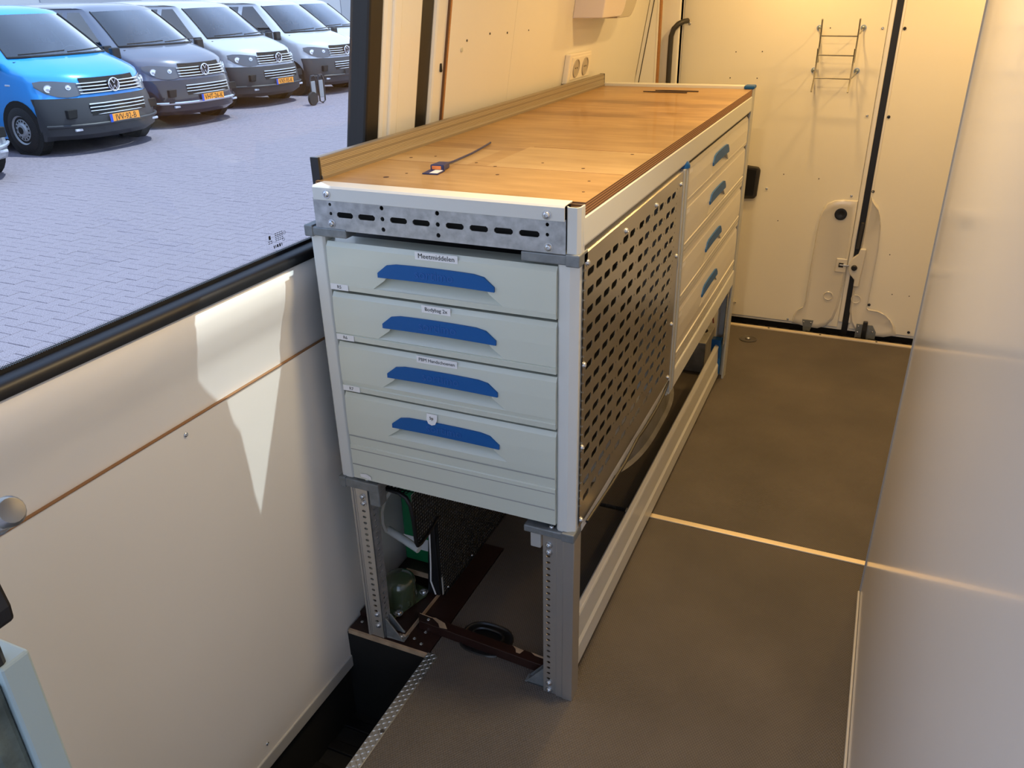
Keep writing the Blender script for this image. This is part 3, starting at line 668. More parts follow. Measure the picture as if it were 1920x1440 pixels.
# ---- wire rack on the door
rk = thing('wire_rack', 'bent steel wire rack of three rungs screwed to the rear door', 'rack', (.22, DY, 1.2))
def RB(x): # side wire: upper half stands off the door, lower half too
    s = -1 if x < .2 else 1
    return s
OF = .075
for (x, s) in ((.152, -1), (.292, 1)):
    MB().tube([(x + .002, DY - .115, 1.335), (x + .001, DY - OF, 1.27), (x, DY - OF + .005, 1.20), (x - .001, DY - .02, 1.17)], .0035, 6).build('side_wire', steel_sheet, rk, smooth=True)
    MB().tube([(x - .002, DY - .085, 1.225), (x - .002, DY - OF, 1.198), (x - .003, DY - OF, 1.11), (x - .004, DY - .115, 1.062)], .0038, 6).build('side_wire', steel_sheet, rk, smooth=True)
    for z in (1.275, 1.112):
        sx_ = x + s * .014; MB().tube([(x, DY - OF + .003, z), (x + s * .006, DY - .03, z + .004), (sx_, DY - .006, z + .022)], .003, 6).build('mount_wire', steel_sheet, rk)
        c = MB(); c.lathe([(.011, 0), (.011, .0018), (.0085, .002), (.0078, .006), (.004, .009), (0, .0095)], (sx_, DY - .001, z + .024), (0, -1, 0), 16); c.build('screw', mat('blue_zinc', (.30, .36, .40), .3, .8), rk, smooth=True)
for z in (1.272, 1.20, 1.112):
    MB().tube([(.150, DY - OF, z), (.292, DY - OF, z - .002)], .0028, 6).build('rung', steel_sheet, rk)

# ---- right wall, ceiling, floor sides, beyond the camera
r_ = MB(); r_.box(1.25, 1.28, -1.62, 2.6, -.05, 1.83); struct(r_.build('wall_right', wall_panel_m))
# ceiling with an added unseen opening, outlined to throw the sun patch
def back(y, z):
    t = (CE + .02 - z) / (-SUN.z); t2 = (CE + .02 - z) / (-SUN.z); return (-.608 - SUN.x * t2, y - SUN.y * t2)
patch = [(-0.005, 0.973), (-0.0945, 0.7677), (-0.2206, 0.4968), (-0.2274, 0.5508), (-0.2278, 0.6019), (-0.231, 0.6532), (-0.233, 0.6951), (-0.2449, 0.72), (-0.2497, 0.7479), (-0.2513, 0.7759), (-0.2686, 0.8084), (-0.2849, 0.831), (-0.2972, 0.8556), (-0.3039, 0.8896), (-0.2988, 0.9283), (-0.282, 0.9621), (-0.2642, 0.9807)]
PH = [back(y, z) for (y, z) in patch]
hx0, hx1 = min(p[0] for p in PH) - .02, max(p[0] for p in PH) + .02; hy0, hy1 = min(p[1] for p in PH) - .02, max(p[1] for p in PH) + .02
c = MB()
for (a, b_, c0, d0) in ((-.70, hx0, -1.62, 2.6), (hx1, 1.28, -1.62, 2.6), (hx0, hx1, -1.62, hy0), (hx0, hx1, hy1, 2.6)): c.box(a, b_, c0, d0, CE, CE + .02)
ceil = struct(c.build('ceiling', white_paint))
import bmesh
bm = bmesh.new()
outer = [bm.verts.new((x, y, CE + .02)) for x, y in ((hx0, hy0), (hx1, hy0), (hx1, hy1), (hx0, hy1))]
inner = [bm.verts.new((x, y, CE + .02)) for x, y in PH]
ee = [bm.edges.new((outer[k], outer[(k + 1) % 4])) for k in range(4)] + [bm.edges.new((inner[k], inner[(k + 1) % len(inner)])) for k in range(len(inner))]
bmesh.ops.triangle_fill(bm, use_beauty=True, edges=ee)
def inside(p):
    c_ = False; n = len(PH)
    for i in range(n):
        a, b_ = PH[i], PH[i - 1]
        if (a[1] > p[1]) != (b_[1] > p[1]) and p[0] < (b_[0] - a[0]) * (p[1] - a[1]) / (b_[1] - a[1]) + a[0]: c_ = not c_
    return c_
bmesh.ops.delete(bm, geom=[f_ for f_ in bm.faces if inside(f_.calc_center_median())], context='FACES')
me = bpy.data.meshes.new('sun_patch_mask'); bm.to_mesh(me); bm.free(); me.materials.append(black_plastic)  # invented sheet; its hole is the wall patch projected back along the sun
o = bpy.data.objects.new('sun_patch_mask', me); col.objects.link(o); place(o, ceil)
for i, (lx, ly, e_) in enumerate(LAMPS):
    MB().lathe([(.05, 0), (.05, .012), (.038, .018), (.0, .018)], (lx, ly, CE), (0, 0, -1), 18).build('lamp_ring', white_paint, ceil, smooth=True)

# ---- tall glossy screen on the right
pt_ = thing('partition_screen', 'tall glossy white screen panel standing along the aisle on the right', 'partition', (.60, -.4, 0))
p = MB(); p.box(.582, .612, -1.55, .626, .004, 1.80); p.build('panel', gloss_panel, pt_, bevel=.0015)
MB().box(.579, .6135, .626, .6285, .0, 1.80).build('edge_band', mat('edge_grey', (.28, .28, .29), .4), pt_)
MB().box(.576, .5815, -1.55, .626, .0, .012).build('bottom_seal', mat('seal_pale', (.55, .52, .46), .5), pt_, bevel=.002)

# ================================================================== CABINET
W = -.566; L = 1.865
rack = thing('shelving_frame', 'aluminium and white post frame carrying the worktop and drawers', 'shelving', (-.28, .9, 0))
def part(mb, name, m, bevel=0, parent=None, smooth=False): return mb.build(name, m, parent or rack, bevel=bevel, smooth=smooth)
# upper posts with two faces: outer shell round and inner strip
part(MB().prism([(-.566, .006), (-.558, -.003), (-.534, -.003), (-.530, .002), (-.530, .035), (-.566, .035)], 'z', .47, 1.032), 'post', alu_white, .002)
part(MB().prism([(-.040, .002), (-.036, -.003), (-.024, -.004), (-.016, -.004), (0, .004), (0, .036), (-.036, .036), (-.040, .03)], 'z', .462, 1.030), 'post', alu_white, .0015)
part(MB().prism([(-.006, L - .045), (.002, L - .045), (.004, L), (-.04, L), (-.04, L - .01), (-.006, L - .01)], 'z', 0, 1.130), 'post', alu_grey, .001)
part(MB().box(-.566, -.53, L - .035, L, 0, 1.12), 'post', alu_white, .002)
mp = MB(); mp.box(-.03, .006, .772, .826, .425, 1.046); mp.box(.006, .0085, .792, .797, .425, 1.046); mp.box(.006, .0085, .803, .808, .425, 1.046); part(mp, 'post', alu_grey, .001)
part(MB().lathe([(.018, 0), (.018, .006), (.014, .014), (.006, .018), (0, .019)], (-.006, .80, 1.046), (0, 0, 1), 14), 'post_cap', blue_m, smooth=True)
part(MB().box(-.03, .006, L - .05, L + .003, 1.130, 1.142), 'post_cap', blue_m, .004)
# clamps
def clamp(x0, x1, xo0, xo1, z0, z1, s):
    c = MB(); c.box(x0, x1, -.010, .026, z0, z1); c.box(xo0, xo1, -.012, .034, z0 - .002, z1 + .003); part(c, 'clamp', diecast, .0025)
clamp(-.566, -.471, -.568, -.548, 1.031, 1.049, -1)
clamp(-.106, -.02, -.022, .004, 1.027, 1.045, 1)
clamp(-.556, -.462, -.566, -.548, .448, .470, -1)
clamp(-.109, -.02, -.026, .002, .446, .462, 1)
c = MB(); c.box(-.492, -.464, -.006, .024, .408, .449); part(c, 'clamp_jaw', diecast, .003)
c = MB(); c.box(-.098, -.074, -.002, .024, .405, .446); part(c, 'clamp_jaw', alu_grey, .003)
for (x, z) in ((-.498, .470), (-.052, .462)): bolt((x, .004, z), (0, 0, 1), .0055, rack)
# lower legs: flanges with real holes
def holes_flange(x0, x1, z0, z1, F, n, z_first, pitch, xc, wdt=.0095, h=.0062):
    cells = []; zc = z0
    for k in range(n):
        zk = z_first - k * pitch
    zs = sorted(z_first - k * pitch for k in range(n)); prev = z0
    for k, zk in enumerate(zs):
        top = zk + pitch / 2 if k < n - 1 else z1
        cells.append((x0, x1, prev, top, slot8(xc - wdt / 2, xc + wdt / 2, zk - h / 2, zk + h / 2))); prev = top
    return MB().perf(cells, F, .002)
Ff = lambda a, b_, d: (a, d, b_)
part(holes_flange(-.070, -.040, .0, .445, Ff, 24, .405, .0165, -.058), 'leg_flange', alu, 0)
part(holes_flange(-.532, -.500, .002, .448, Ff, 24, .415, .0165, -.515), 'leg_flange', alu, 0)
Fs = lambda a, b_, d: (-.500 + d, a, b_)
part(holes_flange(.002, .034, .002, .448, Fs, 24, .415, .0165, .018), 'leg_flange', galv, 0)
l = MB(); l.prism([(-.040, 0), (-.038, -.004), (-.024, -.004), (-.022, -.006), (0, -.006), (.001, -.004), (.001, .036), (-.004, .036), (-.004, .003), (-.040, .003)], 'z', -.0, .447); part(l, 'leg', alu, .0006)
l = MB(); l.prism([(-.545, .0), (-.541, -.004), (-.537, -.004), (-.536, -.001), (-.532, -.001), (-.532, .003), (-.541, .003), (-.541, .034), (-.545, .034)], 'z', .002, .449); part(l, 'leg', alu, .0006)
l = MB()
l.box(-.0425, -.0395, L - .05, L, .0, .41); part(l, 'leg', alu_white)
Fr = lambda a, b_, d: (-.006 - d, a, b_)
part(holes_flange(L - .09, L - .052, .16, .40, Fr, 11, .38, .021, L - .068, .010, .009), 'leg_flange', galv, 0)
for (x, z) in ((-.514, .423), (-.513, .405), (-.513, .075), (-.513, .040), (-.0565, .418), (-.0565, .400), (-.056, .030), (-.056, .008)):
    bolt((x, -.0005, z), (0, -1, 0), .0062, rack)
# foot brackets
def foot(x, y, s, z0):
    f_ = MB(); f_.prism([(x, z0), (x + s * .045, z0), (x + s * .045, z0 + .006), (x + s * .006, z0 + .055), (x, z0 + .06)], 'y', y, y + .004); f_.prism([(x, z0), (x + s * .045, z0), (x + s * .045, z0 + .006), (x + s * .006, z0 + .055), (x, z0 + .06)], 'y', y + .02, y + .024)
    f_.box(min(x, x + s * .05), max(x, x + s * .05), y, y + .024, z0, z0 + .004); part(f_, 'foot_bracket', diecast, .001)
    bolt((x + s * .034, y + .012, z0 + .004), (0, 0, 1), .008, rack)
foot(-.496, .006, 1, .002); foot(-.070, .008, -1, .0)
# front top rail + slotted plate + corner piece
r = MB(); r.prism([(-.012, 1.1035), (-.012, 1.127), (-.009, 1.131), (.028, 1.131), (.028, 1.128), (-.009, 1.128), (-.009, 1.1035)], 'x', -.536, -.024); part(r, 'front_rail', alu_white, .0008)
cells = []
def pcell(a0, a1, h=None):
    if h is None: cells.append((a0, a1, 1.046, 1.106, None)); return
    if h == 's': cells.append((a0, a1, 1.046, 1.106, slot8(a0 + .006, a1 - .006, 1.0715, 1.0822, k=.10)))
    if h == '3':
        for (z0, z1) in ((1.046, 1.066), (1.066, 1.087), (1.087, 1.106)):
            zc = (z0 + z1) / 2; cells.append((a0, a1, z0, z1, circ8((a0 + a1) / 2, {1.046: 1.057, 1.066: 1.077, 1.087: 1.0975}[z0], .0044)))
    if h == '2':
        for (z0, z1) in ((1.046, 1.066), (1.066, 1.087), (1.087, 1.106)): cells.append((a0, a1, z0, z1, None if z0 < 1.05 else circ8((a0 + a1) / 2, {1.066: 1.078, 1.087: 1.0955}[z0], .0034)))
pcell(-.540, -.510); pcell(-.510, -.494, '2')
xs = [(-.494, -.446, 's'), (-.446, -.397, 's'), (-.397, -.376, '3'), (-.376, -.328, 's'), (-.328, -.280, 's'), (-.280, -.259, '3'), (-.259, -.211, 's'), (-.211, -.163, 's'), (-.163, -.115, 's'), (-.115, -.065, 's'), (-.065, -.048, '2'), (-.048, -.023, None)]
for a0, a1, h in xs: pcell(a0, a1, h)
part(MB().perf(cells, lambda a, b_, d: (a, -.008 + d, b_), .002), 'slotted_plate', galv)
part(MB().box(-.536, -.026, .020, .024, 1.046, 1.127), 'inner_rail', deep)
for (x, z) in ((-.504, 1.116), (-.502, 1.059), (-.056, 1.113), (-.054, 1.056)): bolt((x, -.012 if z > 1.1 else -.008, z), (0, -1, 0), .0062, rack)
k = MB(); k.prism([(-.024, .0), (-.020, -.008), (-.003, -.008), (.002, .0), (.002, .020), (-.001, .020), (-.001, .001), (-.005, -.005), (-.018, -.005), (-.021, .0)], 'z', 1.044, 1.128); part(k, 'corner_piece', alu_white, .0006)
# side fascia
part(MB().prism([(-.02, 1.055), (.001, 1.055), (.003, 1.060), (.002, 1.105), (-.002, 1.108), (-.02, 1.108)], 'y', .012, L - .045), 'fascia', alu_white, .001)
part(MB().box(-.03, -.004, .83, L - .05, 1.046, 1.055), 'gap_strip', deep)
# rail below the side drawers, kick rail at the floor
part(MB().prism([(-.03, .405), (.0, .405), (.002, .41), (.002, .462), (.0, .468), (-.012, .470), (-.03, .468)], 'y', .80, L - .045), 'lower_rail', alu_white, .001)
part(MB().box(-.56, -.004, .79, .80, .405, 1.05), 'divider', alu_white)
kick = MB(); kick.prism([(-.026, .006), (-.022, .006), (-.018, .016), (-.018, .070), (-.023, .080), (-.023, .148), (-.021, .154), (-.023, .160), (-.034, .164), (-.038, .160), (-.038, .154), (-.033, .158), (-.028, .154), (-.026, .145)], 'y', .037, L - .05); part(kick, 'kick_rail', alu_white, .0008, smooth=False)  # mid step in the profile stands in for a shadow line on a flat face
bk = MB(); bk.prism([(L - .085, .185), (L - .05, .185), (L - .05, .02), (L - .065, .03), (L - .072, .06), (L - .070, .10), (L - .085, .14)], 'x', -.052, -.014); part(bk, 'blue_bracket', blue_m, .002)
# perforated side panel (real slots)
cells = []
nrow = 14; pz = .0366; zt = 1.003 + pz / 2
cols = [('s', .027, .075), ('s', .075, .125), ('s', .125, .175), ('s', .175, .222)]
for q in range(4): cols += [('h', .222 + .119 * q, .243 + .119 * q), ('s', .243 + .119 * q, .292 + .119 * q), ('s', .292 + .119 * q, .341 + .119 * q)]
yend = cols[-1][2]
for r_ in range(nrow):
    z1 = zt - r_ * pz; z0 = z1 - pz; zc = (z0 + z1) / 2
    for (a, b_) in ((z0, zc), (zc, z1)):
        cells.append((.014, .027, a, b_, circ8(.0205, (a + b_) / 2, .0026))); cells.append((yend, yend + .018, a, b_, circ8(yend + .009, (a + b_) / 2, .0022)))
    for (t, a, b_) in cols:
        if t == 's': m_ = (a + b_) / 2; cells.append((a, b_, z0, z1, slot8(m_ - .0180, m_ + .0180, zc - .0070, zc + .0070, k=.09)))
        else: cells.append((a, b_, z0, z1, circ8((a + b_) / 2, zc, .0026)))
    cells.append((yend + .018, .766, z0, z1, None))
cells.append((.014, .766, zt, 1.043, None)); cells.append((.014, .766, .470, zt - nrow * pz, None))
pp = MB().perf(cells, lambda a, b_, d: (.004 - d, a, b_), .0015)
pp.add([(.004, .014, 1.043), (.004, .766, 1.043), (-.012, .766, 1.052), (-.012, .014, 1.052)], [(0, 1, 2, 3)])
perfp = part(pp, 'perforated_panel', steel_sheet)
for (y, z) in ((.030, 1.024), (.268, 1.020), (.505, 1.018), (.744, 1.016), (.022, .83), (.020, .655), (.024, .482), (.75, .83), (.75, .64), (.75, .482)):
    bolt((.004, y, z), (1, 0, 0), .0052, rack)
part(MB().box(-.006, -.002, .80 - .04, .80 - .02, .43, 1.04), 'panel_batten', deep)
part(MB().prism([(-.02, .445), (.002, .445), (.002, .468), (-.02, .468)], 'y', .036, .775), 'lower_rail', alu_white, .001)

# drawers ------------------------------------------------------------
def drawer(parent, T, w_, z0, z1, m, hz, strip=.016, grooves=(), name='drawer', hw=.124, hdrop=.034, hh=.025):
    """local: a across (0..w_), z, d outwards. T(a,z,d)->world. pocket under a blue grip"""
    c = w_ * hz; hy = z1 - hdrop - hh               # grip lower edge height
    zb = z0 + strip; zt = hy + .012; bulge = lambda z: .006 * sin(pi * min(1, max(0, (z - zb) / (z1 - zb))) * .5 + pi * .25) 
    mb = MB(); D = .030
    A0, A1 = c - hw - .016, c + hw + .016            # pocket foot
    B0, B1 = c - hw * .80, c + hw * .80
    zp0 = hy - .030
    fz = [zb, zp0, zt, z1 - .012, z1 - .003]
    fd = [.010, .012, .012, .010, .004]
    def q(pts): mb.add([T(*p) for p in pts], [tuple(range(len(pts)))])
    # face left / right / top of the pocket
    def band(a0, a1, i): q([(a0, fz[i], fd[i]), (a1, fz[i], fd[i]), (a1, fz[i + 1], fd[i + 1]), (a0, fz[i + 1], fd[i + 1])])
    for i in (0, 2, 3): band(.002, w_ - .002, i)
    q([(.002, zp0, .012), (A0, zp0, .012), (B0 - .012, (zp0 + zt) / 2, .012), (B0, zt, .012), (.002, zt, .012)]); q([(w_ - .002, zp0, .012), (w_ - .002, zt, .012), (B1, zt, .012), (B1 + .012, (zp0 + zt) / 2, .012), (A1, zp0, .012)])
    # pocket ramp and cheeks
    ramp = [(A0, zp0, .0122), (A1, zp0, .0122), (B1, zt, -D), (B0, zt, -D)]; q(ramp)
    q([(A0, zp0, .0121), (B0, zt, -D), (B0, zt, .012), (B0 - .012, (zp0 + zt) / 2, .012)]); q([(A1, zp0, .0121), (B1, zt, -D), (B1, zt, .012), (B1 + .012, (zp0 + zt) / 2, .012)]); q([(B0, zt, -D), (B1, zt, -D), (B1, zt, .012), (B0, zt, .012)])
    # bottom strip, proud by a hair, then sides/top/back
    gz = [z0 + .002] + sorted(grooves) + [zb]
    q([(.002, zb, .010), (w_ - .002, zb, .010), (w_ - .002, zb - .0015, .0125), (.002, zb - .0015, .0125)])
    q([(.002, zb - .0015, .0125), (w_ - .002, zb - .0015, .0125), (w_ - .002, z0 + .003, .011), (.002, z0 + .003, .011)])
    q([(.002, z0 + .003, .011), (w_ - .002, z0 + .003, .011), (w_ - .002, z0 + .002, 0), (.002, z0 + .002, 0)])
    q([(.002, z1 - .003, .004), (w_ - .002, z1 - .003, .004), (w_ - .002, z1 - .003, -.04), (.002, z1 - .003, -.04)])
    for a in (.002, w_ - .002): q([(a, z0 + .002, 0), (a, z0 + .003, .011), (a, zb, .0115), (a, zp0, .012), (a, zt, .012), (a, z1 - .012, .010), (a, z1 - .003, .004), (a, z1 - .003, -.04), (a, z0 + .002, -.04)])
    d = mb.build(name, m, parent)
    for g_ in grooves:
        gm_ = MB(); gm_.add([T(*p) for p in ((.003, g_, .0128), (w_ - .003, g_, .0128), (w_ - .003, g_ + .0012, .0128), (.003, g_ + .0012, .0128), (.003, g_ + .0024, .0122), (w_ - .003, g_ + .0024, .0122))], [(0, 1, 2, 3), (3, 2, 5, 4)])
        gm_.build('groove', mat('groove_line', (.30, .31, .29), .6), d)
    # grip
    n = 12; lo = []; hi = []
    for k in range(n + 1):
        t = -1 + 2 * k / n; e_ = abs(t)
        lo.append((c + hw * t, hy + .0015 * (1 - e_ * e_) - .003)); 
    hi = [(c + hw * t, hy + hh * (1 - max(0, abs(t) - .80) / .20 * .75) + .003 * (1 - t * t)) for t in [-1 + 2 * k / n for k in range(n + 1)]]
    hb = MB(); v = []
    for (pl_, d_) in ((lo, .0125), (lo, .016), (hi, .0155), (hi, .0115)): v += [T(p[0], p[1], d_) for p in pl_]
    v += [T(p[0], p[1] + .006, .006) for p in lo]
    m1 = n + 1; f_ = []
    for a in range(3): f_ += [(a * m1 + k, a * m1 + k + 1, (a + 1) * m1 + k + 1, (a + 1) * m1 + k) for k in range(n)]
    f_ += [(k, k + 1, 4 * m1 + k + 1, 4 * m1 + k) for k in range(n)]
    f_ += [(0, m1, 2 * m1, 3 * m1), (n, m1 + n, 2 * m1 + n, 3 * m1 + n)]
    hb.add(v, f_); h_ = hb.build('handle', blue_m, d, smooth=False)
    return d, h_, c, hy
blue_emb = mat('blue_embossed', (0.012, 0.10, 0.36), 0.3)
du = thing('drawer_unit', 'grey four-drawer unit with white labels facing the camera', 'drawers', (-.28, .2, .47))
MB().box(-.520, -.046, .040, .60, .482, 1.018).build('body', deep, du)
T1 = lambda a, z, d: (-.526 + a, .004 - d, z)
x0 = -.526; wd = .488
def lab(parent, xa, xb, za, zb, s, size, off=.0135, name='label'):
    M_ = MB().add([(xa, .004 - off, za), (xb, .004 - off, za), (xb, .004 - off, zb), (xa, .004 - off, zb)], [(0, 1, 2, 3)]).build(name, label_m, parent)
    if s: text_mesh('lettering', s, size, frame(((xa + xb) / 2, .004 - off - .0004, (za + zb) / 2), (1, 0, 0), (0, 0, 1)), ink, parent, 0.0001)
spec = [(.921, 1.024, 'Meetmiddelen', 'R5', -.323, -.233, .0135), (.812, .919, 'Bodybag 2x', 'R6', -.317, -.254, .0105), (.695, .810, 'PBM Handschoenen', 'R7', -.337, -.246, .0100), (.474, .693, None, None, 0, 0, 0)]
for (z0, z1, s, r5, xa, xb, ts) in spec:
    big = z1 - z0 > .15
    d, h_, c, hy = drawer(du, T1, wd, z0, z1, drawer_m, .498, strip=(.090 if big else .016), grooves=((.513, .552, .586) if big else ()), hdrop=.034)
    text_mesh('embossing', 'sortimo', .026, frame((x0 + c, -.0118, hy + hh_ if False else hy + .0135), (1, 0, 0), (0, 0, 1)), blue_emb, d, 0.0006)
    if s:
        lab(d, xa, xb, z1 - .018, z1 - .003, s, ts, .0112)
        lab(d, x0 + .003, x0 + .045, z0 + .003, z0 + .0155, r5, .0095, .0130)
    else:
        MB().add([(-.322, -.0085, .680), (-.298, -.0085, .680), (-.298, -.0105, .668), (-.302, -.0125, .659), (-.310, -.0125, .656), (-.318, -.0125, .659), (-.322, -.0115, .668)], [(0, 1, 2, 3, 4, 5, 6)]).build('torn_label', label_m, d)
        text_mesh('lettering', 'Sp', .010, frame((-.310, -.0122, .672), (1, 0, 0), (0, 0, 1)), ink, d, 0.0001)
        MB().add([(-.505, -.0092, .484), (-.478, -.0092, .481), (-.478, -.0092, .489), (-.49, -.0092, .494), (-.506, -.0092, .491)], [(0, 1, 2, 3, 4)]).build('label_residue', label_m, d)
du2 = thing('drawer_unit', 'pale four-drawer unit facing the aisle beside the perforated panel', 'drawers', (-.1, 1.3, .47))
MB().box(-.50, -.055, .838, 1.80, .480, 1.040).build('body', deep, du2)
T2 = lambda a, z, d: (-.012 + d, .836 + a, z)
for (z0, z1) in ((.940, 1.044), (.793, .938), (.646, .791), (.474, .644)):
    big = z1 - z0 > .12; gr = tuple(z0 + .020 + .014 * k for k in range(2)) if big else ()
    d, h_, c, hy = drawer(du2, T2, .970, z0, z1, drawer_side_m, .478, strip=(.040 if big else .016), grooves=gr, hw=.126, hdrop=.042 if big else .034)
    MB().add([T2(*p) for p in ((.010, z1 - .024, .0130), (.052, z1 - .024, .0130), (.052, z1 - .012, .0125), (.010, z1 - .012, .0125))], [(0, 1, 2, 3)]).build('label', label_m, d)

# worktop ------------------------------------------------------------
wt = thing('worktop', 'long worn plywood worktop lying on the cabinets', 'worktop', (-.28, .9, 1.12))
mb = MB(); zt = 1.130; ztop = zt
def rect(a, b_, c0, d0, mi): mb.add([(a, c0, zt), (b_, c0, zt), (b_, d0, zt), (a, d0, zt)], [(0, 1, 2, 3)], mi)
Xl, Xr, Yf, Yb = -.555, .0, .026, 1.83
rect(Xl, Xr, Yf, .263, 0); rect(Xl, -.345, .263, .44, 1); rect(-.345, -.300, .263, .44, 0); rect(Xl, -.300, .44, .503, 2); rect(-.300, Xr, .263, .503, 1); rect(Xl, Xr, .503, 1.02, 0); rect(Xl, Xr, 1.02, 1.40, 2); rect(Xl, Xr, 1.40, Yb, 0)
top = mb.build('top_veneer', [wood_a, wood_b, wood_c], wt)
for k in range(9):
    z1 = zt - .0003 - k * .0024; MB().box(Xl, Xr - (.0006 if k % 2 else 0), Yf, Yb, z1 - .0024, z1).build('ply', mat('ply_dark', (.17, .065, .025), .6) if k % 2 == 0 else mat('ply_light', (.66, .38, .16), .6), wt)
MB().box(-.29, -.01, .5035, .5045, zt, zt + .0004).build('veneer_joint', mat('joint', (.25, .12, .05), .8), wt)
MB().box(-.552, -.005, .2625, .2633, zt, zt + .0003).build('veneer_joint', _m['joint'], wt)
for (x, y, r_) in ((-.44, .10, .006), (-.42, .145, .003), (-.335, .29, .0035), (-.24, .19, .004), (-.05, .19, .003), (-.50, .30, .004), (-.455, .33, .003), (-.10, .30, .004), (-.05, .48, .004), (-.20, .33, .003), (-.28, .265, .004), (-.03, .10, .003)):
    MB().cyl((x, y, zt), (.0, 0, 1), r_, .0003, 8).build('knot', mat('knot_dark', (.07, .03, .015), .8), wt)
up = MB(); up.prism([(-.566, 1.120), (-.546, 1.120), (-.546, 1.136), (-.550, 1.140), (-.550, 1.1705), (-.553, 1.172), (-.566, 1.172)], 'y', .04, 1.83); ups = up.build('upstand', mat('upstand_alu', (.27, .225, .16), .42, .35), wt, bevel=.0006)
for zz in (1.1415, 1.1445, 1.1475, 1.1505, 1.158, 1.161, 1.164): MB().box(-.5502, -.5492, .042, 1.828, zz, zz + .0012).build('ridge', mat('ridge_alu', (.55, .48, .35), .3, .5), ups)
MB().box(-.568, -.549, .034, .041, 1.118, 1.173).build('end_cap', black_plastic, wt, bevel=.001)
MB().box(-.568, -.549, 1.829, 1.834, 1.118, 1.173).build('end_cap', dark_handle, wt, bevel=.001)
MB().prism([(1.826, 1.118), (1.852, 1.118), (1.852, 1.139), (1.846, 1.142), (1.832, 1.142), (1.826, 1.139)], 'x', -.548, -.03).build('rear_rail', alu_white, wt, bevel=.001)
# things on the worktop
z = zt + .0005
ct = thing('seal_tag', 'blue plastic seal tag with an orange window and long tail on the worktop', 'tag', (-.37, .17, z))
def rot(px, py): # local to tag frame, tag heading from (-.372,.165) to (-.40,.517)
    a = math.atan2(.40 - .20, -.401 + .372); return px, py
def TG(a, b_): # a along the tail, b across
    d = Vector((-.401 + .368, .505 - .155, 0)).normalized(); n_ = Vector((d.y, -d.x, 0)); p = Vector((-.368, .148, 0)) + d * a + n_ * b_; return (p.x, p.y)
navy = mat('navy_plastic', (.012, .02, .10), .4)
MB().prism([TG(0, -.017), TG(.036, -.017), TG(.036, .017), TG(0, .017)], 'z', z, z + .002).build('flag', navy, ct)
MB().prism([TG(.003, -.003), TG(.034, -.003), TG(.034, .014), TG(.003, .014)], 'z', z + .002, z + .0024).build('flag_label', label_m, ct)
MB().prism([TG(.036, -.015), TG(.074, -.012), TG(.074, .012), TG(.036, .015)], 'z', z, z + .012).build('lock_body', navy, ct, bevel=.002)
a_, b_ = TG(.0355, -.011), TG(.0355, .009)
MB().add([(a_[0], a_[1], z + .003), (b_[0], b_[1], z + .003), (b_[0], b_[1], z + .010), (a_[0], a_[1], z + .010)], [(0, 1, 2, 3)]).build('window', mat('orange_plastic', (.75, .22, .05), .4), ct)
MB().tube([(*TG(.072, 0), z + .006), (*TG(.12, .002), z + .004), (*TG(.22, .004), z + .003), (*TG(.30, .001), z + .003), (*TG(.366, -.004), z + .003)], .0022, 6).build('tail', navy, ct)
for (x0_, x1_, y_, lb) in ((-.318, -.165, 1.700, 'thin black plastic strip at the far end of the worktop, nearer the rail'), (-.35, -.195, 1.655, 'thin black plastic strip at the far end of the worktop, farther from the rail')):
    s_ = MB(); s_.prism([(x0_, y_), (x0_ + .06, y_ - .004), (x1_, y_ - .006), (x1_, y_ + .002), (x0_ + .05, y_ + .008)], 'z', z, z + .003); tag(s_.build('plastic_strip', mat('strip_dark', (.05, .03, .02), .6)), lb, 'strip', 'black strips on the worktop')

# ================================================================== ON THE LEFT WALL
def wallx(z, off=.012): return WX(z) + off
so_ = thing('wall_socket', 'white double power socket on the left wall above the worktop', 'socket', (wallx(1.21), 1.59, 1.21))
def wbox(y0, y1, z0, z1, o0, o1): # box following the leaning wall
    v = [(wallx(zz) + oo, yy, zz) for zz in (z0, z1) for oo in (o0, o1) for yy in (y0, y1)]
    return MB().add(v, [(0, 1, 3, 2), (4, 6, 7, 5), (0, 4, 5, 1), (2, 3, 7, 6), (0, 2, 6, 4), (1, 5, 7, 3)])
sw_m = mat('socket_white', (.80, .76, .68), .3)
SY0, SY1, SZ0, SZ1 = 1.485, 1.705, 1.166, 1.262
wbox(SY0, SY1, SZ0, SZ1, 0, .020).build('back_plate', sw_m, so_, bevel=.004)
wbox(SY0 + .022, SY1 - .003, SZ0 + .012, SZ1 - .012, .018, .0225).build('face_plate', sw_m, so_, bevel=.001)
for yc in (SY0 + .066, SY0 + .158):
    zc = (SZ0 + SZ1) / 2; c_ = (wallx(zc) + .0226, yc, zc); ax_ = (1, 0, -.16)
    MB().lathe([(.030, 0), (.030, .003), (.027, .003), (.0262, .0006), (0, .0006)], c_, ax_, 22).build('socket_well', mat('socket_grey', (.42, .38, .32), .5), so_, smooth=True)
    for dz in (-.006, .006): MB().cyl((c_[0] + .0006, yc + dz * 1.4, zc), ax_, .0025, .001, 8).build('pin_hole', black_matte, so_)
di = thing('paper_dispenser', 'white towel dispenser with a clear grey side on the left wall', 'dispenser', (wallx(1.4), 1.75, 1.4))
pr = []
